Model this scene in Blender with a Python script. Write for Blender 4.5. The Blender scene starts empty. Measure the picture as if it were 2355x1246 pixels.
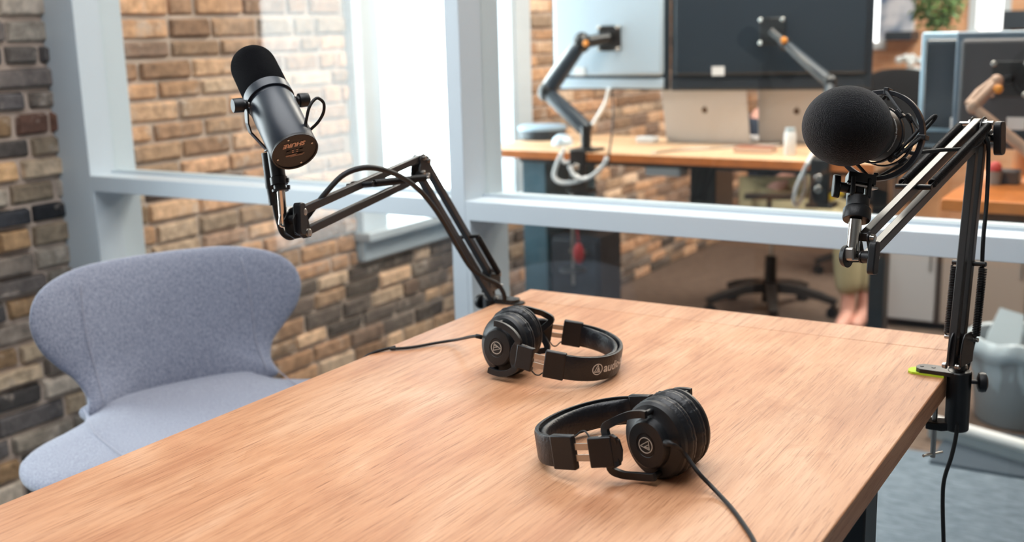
import bpy, bmesh, math, random
from mathutils import Vector, Matrix
S = bpy.context.scene
COL = S.collection
rng = random.Random(7)
PI = math.pi
V = Vector

# ------------------------------------------------------------------ camera
FPX = 2600.7
HC = 1.5
_p, _r, _y = [math.radians(a) for a in (12.1447, -1.5416, -31.7797)]
FW = V((math.sin(_y)*math.cos(_p), math.cos(_y)*math.cos(_p), -math.sin(_p)))
_r0 = V((math.cos(_y), -math.sin(_y), 0)); _u0 = _r0.cross(FW)
RT = _r0*math.cos(_r) + _u0*math.sin(_r); UP = RT.cross(FW)
CAM = V((0, 0, HC))
cd = bpy.data.cameras.new('camera'); cam = bpy.data.objects.new('camera', cd); COL.objects.link(cam)
cd.sensor_width = 36.0; cd.lens = FPX/2355*36.0; cd.clip_start = 0.02; cd.clip_end = 200
cam.matrix_world = Matrix(((RT.x, UP.x, -FW.x, 0), (RT.y, UP.y, -FW.y, 0), (RT.z, UP.z, -FW.z, HC), (0, 0, 0, 1)))
S.camera = cam
cd.dof.use_dof = True; cd.dof.focus_distance = 1.42; cd.dof.aperture_fstop = 4.2

# ------------------------------------------------------------------ world: bright overcast daylight on the street side, dimmer elsewhere
W = bpy.data.worlds.new('sky'); S.world = W; W.use_nodes = True
nt = W.node_tree; nt.nodes.clear()
o_ = nt.nodes.new('ShaderNodeOutputWorld'); b_ = nt.nodes.new('ShaderNodeBackground')
tc = nt.nodes.new('ShaderNodeTexCoord'); sx = nt.nodes.new('ShaderNodeSeparateXYZ')
mr = nt.nodes.new('ShaderNodeMapRange'); mr.inputs[1].default_value = 0.1; mr.inputs[2].default_value = -0.6
mr.inputs[3].default_value = 0.5; mr.inputs[4].default_value = 6.5
nt.links.new(tc.outputs['Generated'], sx.inputs[0]); nt.links.new(sx.outputs[0], mr.inputs[0])
nt.links.new(mr.outputs[0], b_.inputs[1]); b_.inputs[0].default_value = (0.90, 0.96, 1.0, 1)
nt.links.new(b_.outputs[0], o_.inputs[0])
S.view_settings.view_transform = 'Standard'; S.view_settings.look = 'None'
S.view_settings.gamma = 1; S.view_settings.use_curve_mapping = False
S.view_settings.exposure = 0.74

def area(name, loc, size, energy, color, rot=(0, 0, 0)):
    l = bpy.data.lights.new(name, 'AREA'); l.shape = 'RECTANGLE'; l.size, l.size_y = size
    l.energy = energy; l.color = color
    o = bpy.data.objects.new(name, l); COL.objects.link(o); o.location = loc; o.rotation_euler = rot
    return o
area('ceiling_panel_light', (-0.9, 1.0, 2.95), (1.8, 1.8), 30, (0.97, 0.98, 1.0))
area('office_fill_light', (-1.2, 3.9, 2.95), (1.6, 1.2), 58, (1.0, 0.90, 0.80))  # unseen lamp added overhead to brighten the tops of the partition rails
area('office_panel_light_right', (-0.3, 6.2, 2.95), (1.6, 1.6), 95, (1.0, 0.90, 0.80))

# ------------------------------------------------------------------ placing helpers (points measured on the place)
def P(x, y, d):
    return CAM + FW*d + RT*((x-1177.5)/FPX*d) - UP*((y-623)/FPX*d)
def ray(x, y): return P(x, y, 1)-CAM
def atz(x, y, z): r = ray(x, y); return CAM + r*((z-HC)/r.z)
def aty(x, y, Y): r = ray(x, y); return CAM + r*(Y/r.y)
def atx(x, y, X): r = ray(x, y); return CAM + r*(X/r.x)

# ------------------------------------------------------------------ materials
def L(c): return tuple(((v/255)/12.92 if v/255 <= .04045 else ((v/255+.055)/1.055)**2.4) for v in c) + (1,)
MATS = {}
def mat(name, rgb, rough=.5, metal=0, spec=.5, bump=0, bscale=200, vary=0, vscale=30, sheen=0, coat=0, emit=0):
    if name in MATS: return MATS[name]
    m = bpy.data.materials.new(name); m.use_nodes = True; n = m.node_tree; b = n.nodes['Principled BSDF']
    b.inputs['Base Color'].default_value = L(rgb); b.inputs['Roughness'].default_value = rough
    b.inputs['Metallic'].default_value = metal; b.inputs['Specular IOR Level'].default_value = spec
    b.inputs['Sheen Weight'].default_value = sheen; b.inputs['Coat Weight'].default_value = coat
    if emit: b.inputs['Emission Color'].default_value = L(rgb); b.inputs['Emission Strength'].default_value = emit
    t = n.nodes.new('ShaderNodeTexCoord')
    if vary:
        z = n.nodes.new('ShaderNodeTexNoise'); z.inputs['Scale'].default_value = vscale; z.inputs['Detail'].default_value = 5
        n.links.new(t.outputs['Object'], z.inputs['Vector'])
        h = n.nodes.new('ShaderNodeMapRange'); h.inputs[1].default_value = .3; h.inputs[2].default_value = .7
        h.inputs[3].default_value = 1-vary; h.inputs[4].default_value = 1+vary
        n.links.new(z.outputs[0], h.inputs[0])
        x = n.nodes.new('ShaderNodeVectorMath'); x.operation = 'SCALE'; x.inputs[0].default_value = L(rgb)[:3]
        n.links.new(h.outputs[0], x.inputs['Scale']); n.links.new(x.outputs[0], b.inputs['Base Color'])
    if bump:
        z = n.nodes.new('ShaderNodeTexNoise'); z.inputs['Scale'].default_value = bscale; z.inputs['Detail'].default_value = 3
        n.links.new(t.outputs['Object'], z.inputs['Vector'])
        u = n.nodes.new('ShaderNodeBump'); u.inputs['Strength'].default_value = bump; u.inputs['Distance'].default_value = .002
        n.links.new(z.outputs[0], u.inputs['Height']); n.links.new(u.outputs[0], b.inputs['Normal'])
    MATS[name] = m; return m

def glass_mat(name='clear_glass', tint=(0.96, 0.985, 0.98)):
    m = bpy.data.materials.new(name); m.use_nodes = True; n = m.node_tree; n.nodes.clear()
    o = n.nodes.new('ShaderNodeOutputMaterial'); mx = n.nodes.new('ShaderNodeMixShader'); lw = n.nodes.new('ShaderNodeLayerWeight'); lw.inputs[0].default_value = .5
    pw = n.nodes.new('ShaderNodeMath'); pw.operation = 'POWER'; pw.inputs[1].default_value = 5; n.links.new(lw.outputs['Facing'], pw.inputs[0])
    f = n.nodes.new('ShaderNodeMath'); f.operation = 'MULTIPLY_ADD'; f.inputs[1].default_value = .96; f.inputs[2].default_value = .04; n.links.new(pw.outputs[0], f.inputs[0])
    t = n.nodes.new('ShaderNodeBsdfTransparent'); t.inputs[0].default_value = tint + (1,)
    g = n.nodes.new('ShaderNodeBsdfGlossy'); g.inputs['Roughness'].default_value = 0.0
    n.links.new(f.outputs[0], mx.inputs[0]); n.links.new(t.outputs[0], mx.inputs[1]); n.links.new(g.outputs[0], mx.inputs[2])
    n.links.new(mx.outputs[0], o.inputs[0]); MATS[name] = m; return m

def oak(name, base, dark, light, along='y', axes=(1, 1, 1)):
    """open-grained oak: long streaks, short dark pores, broad tonal patches; grain runs along the given axis"""
    m = bpy.data.materials.new(name); m.use_nodes = True; n = m.node_tree; b = n.nodes['Principled BSDF']
    t = n.nodes.new('ShaderNodeTexCoord')
    def noise(scale, detail, rough=.5, dist=0):
        mp = n.nodes.new('ShaderNodeMapping'); mp.inputs['Scale'].default_value = scale
        z = n.nodes.new('ShaderNodeTexNoise'); z.inputs['Scale'].default_value = 1; z.inputs['Detail'].default_value = detail
        z.inputs['Roughness'].default_value = rough; z.inputs['Distortion'].default_value = dist
        n.links.new(t.outputs['Object'], mp.inputs[0]); n.links.new(mp.outputs[0], z.inputs['Vector']); return z
    def ramp(z, stops):
        r = n.nodes.new('ShaderNodeValToRGB'); e = r.color_ramp.elements
        e[0].position, e[0].color = stops[0]; e[1].position, e[1].color = stops[-1]
        for s in stops[1:-1]: q = e.new(s[0]); q.color = s[1]
        n.links.new(z.outputs[0], r.inputs[0]); return r
    def mix(a, bb, fac, mode='MIX'):
        x = n.nodes.new('ShaderNodeMix'); x.data_type = 'RGBA'; x.blend_type = mode
        if isinstance(fac, float): x.inputs[0].default_value = fac
        else: n.links.new(fac, x.inputs[0])
        for i, c in ((6, a), (7, bb)):
            if isinstance(c, tuple): x.inputs[i].default_value = c
            else: n.links.new(c, x.inputs[i])
        return x.outputs[2]
    def sc(x, y): return (x, y, x) if along == 'y' else (y, x, x)
    broad = ramp(noise(sc(9, 3.2), 4, .55, .6), [(.36, L(dark)), (.52, L(base)), (.66, L(light))])
    streak = noise(sc(95, 4.5), 6, .6, .3)
    s2 = ramp(streak, [(.34, (.86, .81, .77, 1)), (.52, (1, 1, 1, 1)), (.68, (1.05, 1.05, 1.05, 1))])
    c = mix(broad.outputs[0], s2.outputs[0], 1.0, 'MULTIPLY')
    pores = noise(sc(520, 15), 3, .6, .5)
    p2 = ramp(pores, [(.30, (.55, .45, .38, 1)), (.43, (1, 1, 1, 1)), (.62, (1, 1, 1, 1)), (.72, (1.15, 1.14, 1.13, 1))])
    c = mix(c, p2.outputs[0], 1.0, 'MULTIPLY')
    p3 = ramp(noise(sc(240, 7), 5, .7, 1.2), [(.34, (.66, .56, .48, 1)), (.46, (1, 1, 1, 1)), (.60, (1, 1, 1, 1)), (.72, (1.12, 1.12, 1.12, 1))])
    c = mix(c, p3.outputs[0], .8, 'MULTIPLY')
    st_ = ramp(noise((6.5, 5.0, 6), 5, .7, .5), [(.60, (1, 1, 1, 1)), (.72, (.84, .76, .70, 1))])
    c = mix(c, st_.outputs[0], 1.0, 'MULTIPLY')
    n.links.new(c, b.inputs['Base Color'])
    b.inputs['Roughness'].default_value = .46; b.inputs['Specular IOR Level'].default_value = .4
    u = n.nodes.new('ShaderNodeBump'); u.inputs['Strength'].default_value = .35; u.inputs['Distance'].default_value = .0012
    n.links.new(pores.outputs[0], u.inputs['Height']); n.links.new(u.outputs[0], b.inputs['Normal'])
    MATS[name] = m; return m

def brick_mat():
    m = bpy.data.materials.new('brick'); m.use_nodes = True; n = m.node_tree; b = n.nodes['Principled BSDF']
    a = n.nodes.new('ShaderNodeAttribute'); a.attribute_name = 'tone'; t = n.nodes.new('ShaderNodeTexCoord')
    z = n.nodes.new('ShaderNodeTexNoise'); z.inputs['Scale'].default_value = 28; z.inputs['Detail'].default_value = 8
    z.inputs['Roughness'].default_value = .65; n.links.new(t.outputs['Object'], z.inputs['Vector'])
    r = n.nodes.new('ShaderNodeMapRange'); r.inputs[1].default_value = .3; r.inputs[2].default_value = .7; r.inputs[3].default_value = .55; r.inputs[4].default_value = 1.4
    n.links.new(z.outputs[0], r.inputs[0])
    x = n.nodes.new('ShaderNodeVectorMath'); x.operation = 'SCALE'; n.links.new(a.outputs['Color'], x.inputs[0]); n.links.new(r.outputs[0], x.inputs['Scale'])
    # lime wash and mortar smears that cover parts of the bricks
    z2 = n.nodes.new('ShaderNodeTexNoise'); z2.inputs['Scale'].default_value = 9; z2.inputs['Detail'].default_value = 6; z2.inputs['Roughness'].default_value = .7
    n.links.new(t.outputs['Object'], z2.inputs['Vector'])
    r2 = n.nodes.new('ShaderNodeMapRange'); r2.inputs[1].default_value = .56; r2.inputs[2].default_value = .70; r2.inputs[3].default_value = 0; r2.inputs[4].default_value = .75
    n.links.new(z2.outputs[0], r2.inputs[0])
    mx = n.nodes.new('ShaderNodeMix'); mx.data_type = 'RGBA'; n.links.new(r2.outputs[0], mx.inputs[0])
    n.links.new(x.outputs[0], mx.inputs[6]); mx.inputs[7].default_value = L((214, 198, 184))
    n.links.new(mx.outputs[2], b.inputs['Base Color']); b.inputs['Roughness'].default_value = .9
    u = n.nodes.new('ShaderNodeBump'); u.inputs['Strength'].default_value = .8; u.inputs['Distance'].default_value = .01
    n.links.new(z.outputs[0], u.inputs['Height']); n.links.new(u.outputs[0], b.inputs['Normal'])
    MATS['brick'] = m; return m

def carpet_mat(name, a, bb):
    m = bpy.data.materials.new(name); m.use_nodes = True; n = m.node_tree; b = n.nodes['Principled BSDF']
    t = n.nodes.new('ShaderNodeTexCoord'); mp = n.nodes.new('ShaderNodeMapping'); mp.inputs['Scale'].default_value = (14, 90, 1)
    mp.inputs['Rotation'].default_value = (0, 0, .5)
    z = n.nodes.new('ShaderNodeTexNoise'); z.inputs['Scale'].default_value = 1; z.inputs['Detail'].default_value = 6; z.inputs['Roughness'].default_value = .7
    n.links.new(t.outputs['Object'], mp.inputs[0]); n.links.new(mp.outputs[0], z.inputs['Vector'])
    r = n.nodes.new('ShaderNodeValToRGB'); r.color_ramp.elements[0].position = .38; r.color_ramp.elements[1].position = .64
    r.color_ramp.elements[0].color = L(a); r.color_ramp.elements[1].color = L(bb)
    n.links.new(z.outputs[0], r.inputs[0]); n.links.new(r.outputs[0], b.inputs['Base Color']); b.inputs['Roughness'].default_value = 1
    b.inputs['Specular IOR Level'].default_value = .1
    MATS[name] = m; return m

def heather(name, a, bb):
    m = bpy.data.materials.new(name); m.use_nodes = True; n = m.node_tree; b = n.nodes['Principled BSDF']
    t = n.nodes.new('ShaderNodeTexCoord'); mp = n.nodes.new('ShaderNodeMapping'); mp.inputs['Scale'].default_value = (420, 420, 160)
    z = n.nodes.new('ShaderNodeTexNoise'); z.inputs['Scale'].default_value = 1; z.inputs['Detail'].default_value = 3
    n.links.new(t.outputs['Object'], mp.inputs[0]); n.links.new(mp.outputs[0], z.inputs['Vector'])
    r = n.nodes.new('ShaderNodeValToRGB'); r.color_ramp.elements[0].position = .35; r.color_ramp.elements[1].position = .65
    r.color_ramp.elements[0].color = L(a); r.color_ramp.elements[1].color = L(bb)
    n.links.new(z.outputs[0], r.inputs[0]); n.links.new(r.outputs[0], b.inputs['Base Color'])
    b.inputs['Roughness'].default_value = .95; b.inputs['Sheen Weight'].default_value = .35; b.inputs['Specular IOR Level'].default_value = .15
    u = n.nodes.new('ShaderNodeBump'); u.inputs['Strength'].default_value = .25; u.inputs['Distance'].default_value = .001
    n.links.new(z.outputs[0], u.inputs['Height']); n.links.new(u.outputs[0], b.inputs['Normal'])
    MATS[name] = m; return m

M_FRAME = mat('white_paint', (198, 209, 217), .38, bump=.05, bscale=60)
M_GLASS = glass_mat()
M_OAK = oak('oak_top', (198, 146, 109), (187, 132, 96), (205, 158, 124))
M_OAKE = oak('oak_cross', (197, 148, 114), (187, 136, 102), (204, 161, 130), along='y')
M_BRICK = brick_mat()
M_MORTAR = mat('mortar', (190, 172, 158), .95, bump=.8, bscale=40, vary=.18, vscale=12)
M_CARPET = carpet_mat('carpet_blue_grey', (90, 103, 115), (134, 147, 159))
M_CARPETB = carpet_mat('carpet_brown', (92, 78, 70), (132, 114, 102))
M_FABRIC = heather('heather_grey', (110, 115, 133), (152, 157, 173))
M_BLK = mat('black_plastic', (13, 16, 21), .42, bump=.12, bscale=900)
M_BLKM = mat('black_metal', (12, 15, 19), .36, spec=.6)
M_RUB = mat('black_rubber', (12, 15, 19), .6)
M_LEATH = mat('black_leatherette', (14, 18, 25), .40, bump=.35, bscale=260, spec=.5)
M_FOAM = mat('black_foam', (13, 14, 17), 1.0, spec=.08, bump=.9, bscale=900)
M_FUZZ = mat('black_flock', (10, 12, 17), 1.0, spec=.1, bump=1.0, bscale=700, sheen=.22, vary=.3, vscale=60)
M_MICB = mat('dark_grey_enamel', (34, 43, 54), .38, spec=.55)
M_CHROME = mat('chrome', (215, 213, 208), .16, metal=1)
M_STEEL = mat('steel', (178, 176, 172), .3, metal=1)
M_BAR = mat('satin_black_bar', (26, 25, 26), .36, spec=.8)
M_SPRING = mat('spring_black', (22, 22, 24), .3, metal=.6)
M_PRINT = mat('white_print', (214, 214, 210), .6)
M_WHITE = mat('white_plastic', (225, 226, 226), .45)
M_GREEN = mat('green_pad', (186, 214, 40), .7)

# ------------------------------------------------------------------ mesh builder
class MB:
    def __init__(s): s.v = []; s.f = []; s.col = None
    def add(s, vs, fs, M=None):
        k = len(s.v)
        s.v += [tuple(M @ V(p)) if M is not None else tuple(p) for p in vs]
        s.f += [tuple(i+k for i in q) for q in fs]; return s
    def box(s, c, d, M=None):
        c = V(c); h = V(d)/2
        vs = [c+V((a*h.x, b*h.y, e*h.z)) for a in (-1, 1) for b in (-1, 1) for e in (-1, 1)]
        return s.add(vs, [(0, 1, 3, 2), (4, 6, 7, 5), (0, 4, 5, 1), (2, 3, 7, 6), (0, 2, 6, 4), (1, 5, 7, 3)], M)
    def span(s, lo, hi, M=None):
        lo, hi = V(lo), V(hi); return s.box((lo+hi)/2, hi-lo, M)
    def bar(s, p0, p1, w, h, side):
        """rectangular bar p0-p1; w measured along 'side', h along the other cross direction"""
        p0, p1 = V(p0), V(p1); d = (p1-p0).normalized(); a = V(side); a = (a-d*a.dot(d)).normalized(); b = d.cross(a)
        vs = [p+a*(i*w/2)+b*(j*h/2) for p in (p0, p1) for i, j in ((-1, -1), (1, -1), (1, 1), (-1, 1))]
        return s.add(vs, [(3, 2, 1, 0), (4, 5, 6, 7), (0, 1, 5, 4), (1, 2, 6, 5), (2, 3, 7, 6), (3, 0, 4, 7)])
    def cyl(s, p0, p1, r0, r1=None, seg=20):
        r1 = r0 if r1 is None else r1
        L_ = (V(p1)-V(p0)).length
        return s.lathe([(0, 0), (r0, 0), (r1, L_), (0, L_)], p0, V(p1)-V(p0), seg)
    def lathe(s, prof, o, ax, seg=24, M=None, ref=None, sq=(1, 1)):
        ax = V(ax).normalized(); a = V(ref) if ref is not None else ax.orthogonal(); a = (a-ax*a.dot(ax)).normalized(); b = ax.cross(a); o = V(o)
        vs = []; fs = []
        for r, z in prof:
            for k in range(seg):
                t = 2*PI*k/seg; vs.append(o+ax*z+a*(r*sq[0]*math.cos(t))+b*(r*sq[1]*math.sin(t)))
        n = len(prof)
        for i in range(n-1):
            for k in range(seg):
                q = (i*seg+k, i*seg+(k+1) % seg, (i+1)*seg+(k+1) % seg, (i+1)*seg+k); fs.append(q)
        return s.add(vs, fs, M)
    def ring(s, o, ax, R, r, seg=48, ts=12, sq=None, M=None):
        """torus, or a flat band ring if sq=(radial half, axial half)"""
        ax = V(ax).normalized(); a = ax.orthogonal().normalized(); b = ax.cross(a); o = V(o); vs = []; fs = []
        if sq: cs = [(-sq[0], -sq[1]), (sq[0], -sq[1]), (sq[0], sq[1]), (-sq[0], sq[1])]
        else: cs = [(r*math.cos(2*PI*j/ts), r*math.sin(2*PI*j/ts)) for j in range(ts)]
        m = len(cs)
        for k in range(seg):
            t = 2*PI*k/seg; e = a*math.cos(t)+b*math.sin(t)
            for x, z in cs: vs.append(o+e*(R+x)+ax*z)
        for k in range(seg):
            for j in range(m):
                fs.append((k*m+j, k*m+(j+1) % m, ((k+1) % seg)*m+(j+1) % m, ((k+1) % seg)*m+j))
        return s.add(vs, fs, M)
    def tube(s, pts, r, seg=10, closed=False, sub=0, M=None):
        pts = [V(p) for p in pts]
        if sub: pts = smooth(pts, sub, closed)
        n = len(pts); rr = r if isinstance(r, (list, tuple)) else [r]*n
        if len(rr) != n: rr = [rr[min(len(rr)-1, int(i*len(rr)/n))] for i in range(n)]
        vs = []; fs = []; prev = None
        for i, p in enumerate(pts):
            if closed: d = pts[(i+1) % n]-pts[i-1]
            else: d = pts[min(i+1, n-1)]-pts[max(i-1, 0)]
            d = d.normalized() if d.length > 1e-9 else V((0, 0, 1))
            a = d.orthogonal().normalized() if prev is None else (prev-d*prev.dot(d))
            if a.length < 1e-6: a = d.orthogonal()
            a.normalize(); prev = a; b = d.cross(a)
            for k in range(seg):
                t = 2*PI*k/seg; vs.append(p+(a*math.cos(t)+b*math.sin(t))*rr[i])
        for i in range(n if closed else n-1):
            for k in range(seg):
                j = (i+1) % n; fs.append((i*seg+k, i*seg+(k+1) % seg, j*seg+(k+1) % seg, j*seg+k))
        if not closed: fs.append(tuple(range(seg))[::-1]); fs.append(tuple((n-1)*seg+k for k in range(seg)))
        return s.add(vs, fs, M)
    def prism(s, outline, o, ax, ay, depth, M=None):
        """outline in the plane (ax, ay) through o, extruded by depth along ax x ay, centred"""
        o, ax, ay = V(o), V(ax).normalized(), V(ay).normalized(); n = ax.cross(ay).normalized(); k = len(outline)
        vs = [o+ax*x+ay*y+n*(e*depth/2) for e in (-1, 1) for x, y in outline]
        fs = [tuple(range(k))[::-1], tuple(range(k, 2*k))]+[(i, (i+1) % k, k+(i+1) % k, k+i) for i in range(k)]
        return s.add(vs, fs, M)
    def ell(s, o, R, M=None, seg=32, rings=20):
        vs = []; fs = []; o = V(o)
        for i in range(rings+1):
            a = PI*i/rings
            for k in range(seg):
                t = 2*PI*k/seg; vs.append(o+V((R[0]*math.sin(a)*math.cos(t), R[1]*math.sin(a)*math.sin(t), R[2]*math.cos(a))))
        for i in range(rings):
            for k in range(seg): fs.append((i*seg+k, (i+1)*seg+k, (i+1)*seg+(k+1) % seg, i*seg+(k+1) % seg))
        return s.add(vs, fs, M)
    def sweep(s, pts, side, cross, closed=False):
        """cross: list of (a, b) offsets; a along the sweep normal, b along 'side' (constant direction)"""
        pts = [V(p) for p in pts]; side = V(side).normalized(); n = len(pts); vs = []; fs = []
        for i, p in enumerate(pts):
            d = (pts[(i+1) % n]-pts[i-1]) if closed else (pts[min(i+1, n-1)]-pts[max(i-1, 0)])
            nn = d.cross(side).normalized()
            for a, b in (cross(i/(n-1)) if callable(cross) else cross): vs.append(p+nn*a+side*b)
        m = len(vs)//n
        for i in range(n if closed else n-1):
            j = (i+1) % n
            for k in range(m): fs.append((i*m+k, i*m+(k+1) % m, j*m+(k+1) % m, j*m+k))
        if not closed: fs.append(tuple(range(m))[::-1]); fs.append(tuple((n-1)*m+k for k in range(m)))
        return s.add(vs, fs)
    def build(s, name, m, parent=None, bev=0, angle=35, kind=None, sub=0, bseg=2, weld=True):
        me = bpy.data.meshes.new(name)
        vs = s.v
        if parent is not None:
            inv = parent['_mw'] if False else PM[parent.name].inverted()
            vs = [tuple(inv @ V(p)) for p in vs]
            base = None
        else:
            base = None
        me.from_pydata(vs, [], s.f); me.update()
        bm = bmesh.new(); bm.from_mesh(me)
        if weld: bmesh.ops.remove_doubles(bm, verts=bm.verts, dist=1e-6)
        bmesh.ops.recalc_face_normals(bm, faces=bm.faces); bm.to_mesh(me); bm.free()
        me.shade_smooth(); me.set_sharp_from_angle(angle=math.radians(angle))
        me.materials.append(m)
        o = bpy.data.objects.new(name, me); COL.objects.link(o)
        if bev:
            b = o.modifiers.new('bevel', 'BEVEL'); b.width = bev; b.segments = bseg; b.limit_method = 'ANGLE'; b.angle_limit = math.radians(40)
            b.harden_normals = False
        if sub: q = o.modifiers.new('subd', 'SUBSURF'); q.levels = sub; q.render_levels = sub
        if parent is not None: o.parent = parent; PM[o.name] = PM[parent.name]
        else: PM[o.name] = Matrix.Identity(4)
        if kind: o['kind'] = kind
        return o
PM = {}
def smooth(pts, sub, closed=False):
    out = []; n = len(pts)
    for i in range(n if closed else n-1):
        p0 = pts[i-1] if (i > 0 or closed) else pts[0]*2-pts[1]
        p1 = pts[i]; p2 = pts[(i+1) % n]
        p3 = pts[(i+2) % n] if (i+2 < n or closed) else pts[-1]*2-pts[-2]
        for k in range(sub):
            t = k/sub
            out.append(0.5*((2*p1)+(p2-p0)*t+(2*p0-5*p1+4*p2-p3)*t*t+(3*p1-p0-3*p2+p3)*t**3))
    if not closed: out.append(pts[-1])
    return out
def thing(name, label, cat, M=None, group=None):
    """an Empty at the thing's base; M its world matrix. Part meshes are given in world coordinates."""
    o = bpy.data.objects.new(name, None); COL.objects.link(o); o.empty_display_size = .05
    if M is None: M = Matrix.Identity(4)
    elif not isinstance(M, Matrix): M = Matrix.Translation(V(M))
    o.matrix_world = M; PM[o.name] = M
    return tag(o, label, cat, group)
def tag(o, label, cat, group=None):
    o['label'] = label; o['category'] = cat
    if group: o['group'] = group
    return o
def frame(o, x, z):
    """matrix with local x, z directions at o"""
    x = V(x).normalized(); z = V(z); z = (z-x*z.dot(x)).normalized(); y = z.cross(x)
    return Matrix(((x.x, y.x, z.x, o[0]), (x.y, y.y, z.y, o[1]), (x.z, y.z, z.z, o[2]), (0, 0, 0, 1)))
def text_mesh(body, size, extrude=.0002, align='CENTER', shear=0, bold=0, resolution=3, spacing=1.0):
    c = bpy.data.curves.new('txt', 'FONT'); c.body = body; c.size = size; c.extrude = extrude; c.align_x = align; c.align_y = 'CENTER'
    c.shear = shear; c.offset = bold; c.resolution_u = resolution; c.space_character = spacing
    o = bpy.data.objects.new('txt', c); COL.objects.link(o); bpy.context.view_layer.update()
    dg = bpy.context.evaluated_depsgraph_get(); me = o.evaluated_get(dg).to_mesh()
    vs = [v.co.copy() for v in me.vertices]; fs = [tuple(p.vertices) for p in me.polygons]
    o.evaluated_get(dg).to_mesh_clear(); bpy.data.objects.remove(o); bpy.data.curves.remove(c)
    return vs, fs

# =================================================================== THE ROOM
YP, YB = 2.12, 2.285          # front and back face of the glazed partition
WX = -2.86                    # brick wall plane
TOPZ = 3.05
def wall_x(y): return WX + 0.012*(y-YP)
st = MB(); st.span((-3.2, -1.5, -.1), (3.5, 3.95, 0)); st.build('floor', M_CARPET, kind='structure')
st = MB(); st.span((-3.2, 3.95, -.1), (3.5, 9.4, 0)); st.build('floor', M_CARPETB, kind='structure')
st = MB(); st.span((-3.2, -1.5, TOPZ), (3.5, 9.4, TOPZ+.1)); st.build('ceiling', mat('ceiling_paint', (214, 206, 198), .9), kind='structure')

# brick wall with two window openings
OPEN = [(.46, 1.47, .74, 2.6), (3.60, 4.66, .72, 2.6)]
def wall_block(lo, hi): 
    m = MB(); m.span(lo, hi); return m
mw = MB()
ys = [-1.5, OPEN[0][0], OPEN[0][1], OPEN[1][0], OPEN[1][1], 9.4]
X0, X1 = WX-.34, WX-.012
for i in range(5):
    if i in (1, 3):
        op = OPEN[0] if i == 1 else OPEN[1]
        mw.span((X0, ys[i], 0), (X1, ys[i+1], op[2]-.036)); mw.span((X0, ys[i], op[3]), (X1, ys[i+1], TOPZ))
    else: mw.span((X0, ys[i], 0), (X1, ys[i+1], TOPZ))
wall = mw.build('wall_left', M_MORTAR, kind='structure', weld=False)
# individual old bricks, uneven, one mesh
bv = []; bf = []; bc = []
tones_far = [(196, 160, 130), (186, 146, 114), (202, 168, 138), (180, 140, 110), (190, 150, 120), (206, 178, 152), (158, 130, 112), (196, 154, 120)]
tones_near = [(164, 154, 142), (180, 160, 136), (140, 128, 118), (146, 106, 90), (176, 164, 150), (124, 116, 110), (186, 150, 112), (112, 104, 100)]
z = .0; row = 0
def brick(y0, y1, z0, z1, tone, pr):
    k = len(bv); j = lambda a: rng.uniform(-a, a)
    x = WX-.012
    e = .006
    back = [(x, y0+j(.002), z0+j(.002)), (x, y1+j(.002), z0+j(.002)), (x, y1+j(.002), z1+j(.002)), (x, y0+j(.002), z1+j(.002))]
    fr = [(x+pr+j(.003), y0+e+j(.003), z0+e+j(.002)), (x+pr+j(.003), y1-e+j(.003), z0+e+j(.002)), (x+pr+j(.003), y1-e+j(.003), z1-e+j(.002)), (x+pr+j(.003), y0+e+j(.003), z1-e+j(.002))]
    bv.extend(back+fr)
    fs = [(4, 5, 6, 7), (0, 1, 5, 4), (1, 2, 6, 5), (2, 3, 7, 6), (3, 0, 4, 7)]
    bf.extend([tuple(a+k for a in q) for q in fs]); bc.extend([tone]*5)
while z < 2.3:
    h = .052 + rng.uniform(-.006, .008); y = -.6 + (row % 2)*.11 + rng.uniform(0, .03)
    dark_row = (1.00 < z < 1.05)
    while y < 8.2:
        near = y < 2.25
        w = rng.choice([.205, .205, .21, .10, .17]) if not near else rng.choice([.2, .1, .14, .22, .17])
        y0, y1 = y, y+w
        segs = [(y0, y1)]
        for a, b, c, d in OPEN:
            if c-.13 < z+h and z < d:
                a2, b2 = a-.145, b+.145; ns = []
                for p, q in segs:
                    if q <= a2 or p >= b2: ns.append((p, q))
                    else:
                        if p < a2-.03: ns.append((p, a2))
                        if q > b2+.03: ns.append((b2, q))
                segs = ns
        for p, q in segs:
            t = rng.choice(tones_near if near else tones_far); g = rng.uniform(.75, 1.18)
            if near and rng.random() < .16: t = (86, 82, 82)
            if not near and z < .66 and rng.random() < .35: t = (112, 100, 92)
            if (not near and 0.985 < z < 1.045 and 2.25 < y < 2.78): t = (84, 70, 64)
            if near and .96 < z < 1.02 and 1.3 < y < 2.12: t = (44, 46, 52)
            brick(p, q, z, z+h, tuple(L([min(255, c*g) for c in t])[:3]), rng.uniform(.012, .026) if near else rng.uniform(.010, .017))
        y += w + rng.uniform(.010, .016)
    z += h + rng.uniform(.009, .014); row += 1
me = bpy.data.meshes.new('wall_left_bricks'); me.from_pydata(bv, [], bf); me.update()
ca = me.color_attributes.new('tone', 'FLOAT_COLOR', 'CORNER'); k = 0
for p, c in zip(me.polygons, bc):
    for li in p.loop_indices: ca.data[li].color = c+(1,)
me.materials.append(M_BRICK)
o = bpy.data.objects.new('brick_courses', me); COL.objects.link(o); o.parent = wall; o['kind'] = 'structure'
bv_ = o.modifiers.new('bevel', 'BEVEL'); bv_.width = .004; bv_.segments = 2; bv_.limit_method = 'ANGLE'
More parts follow.
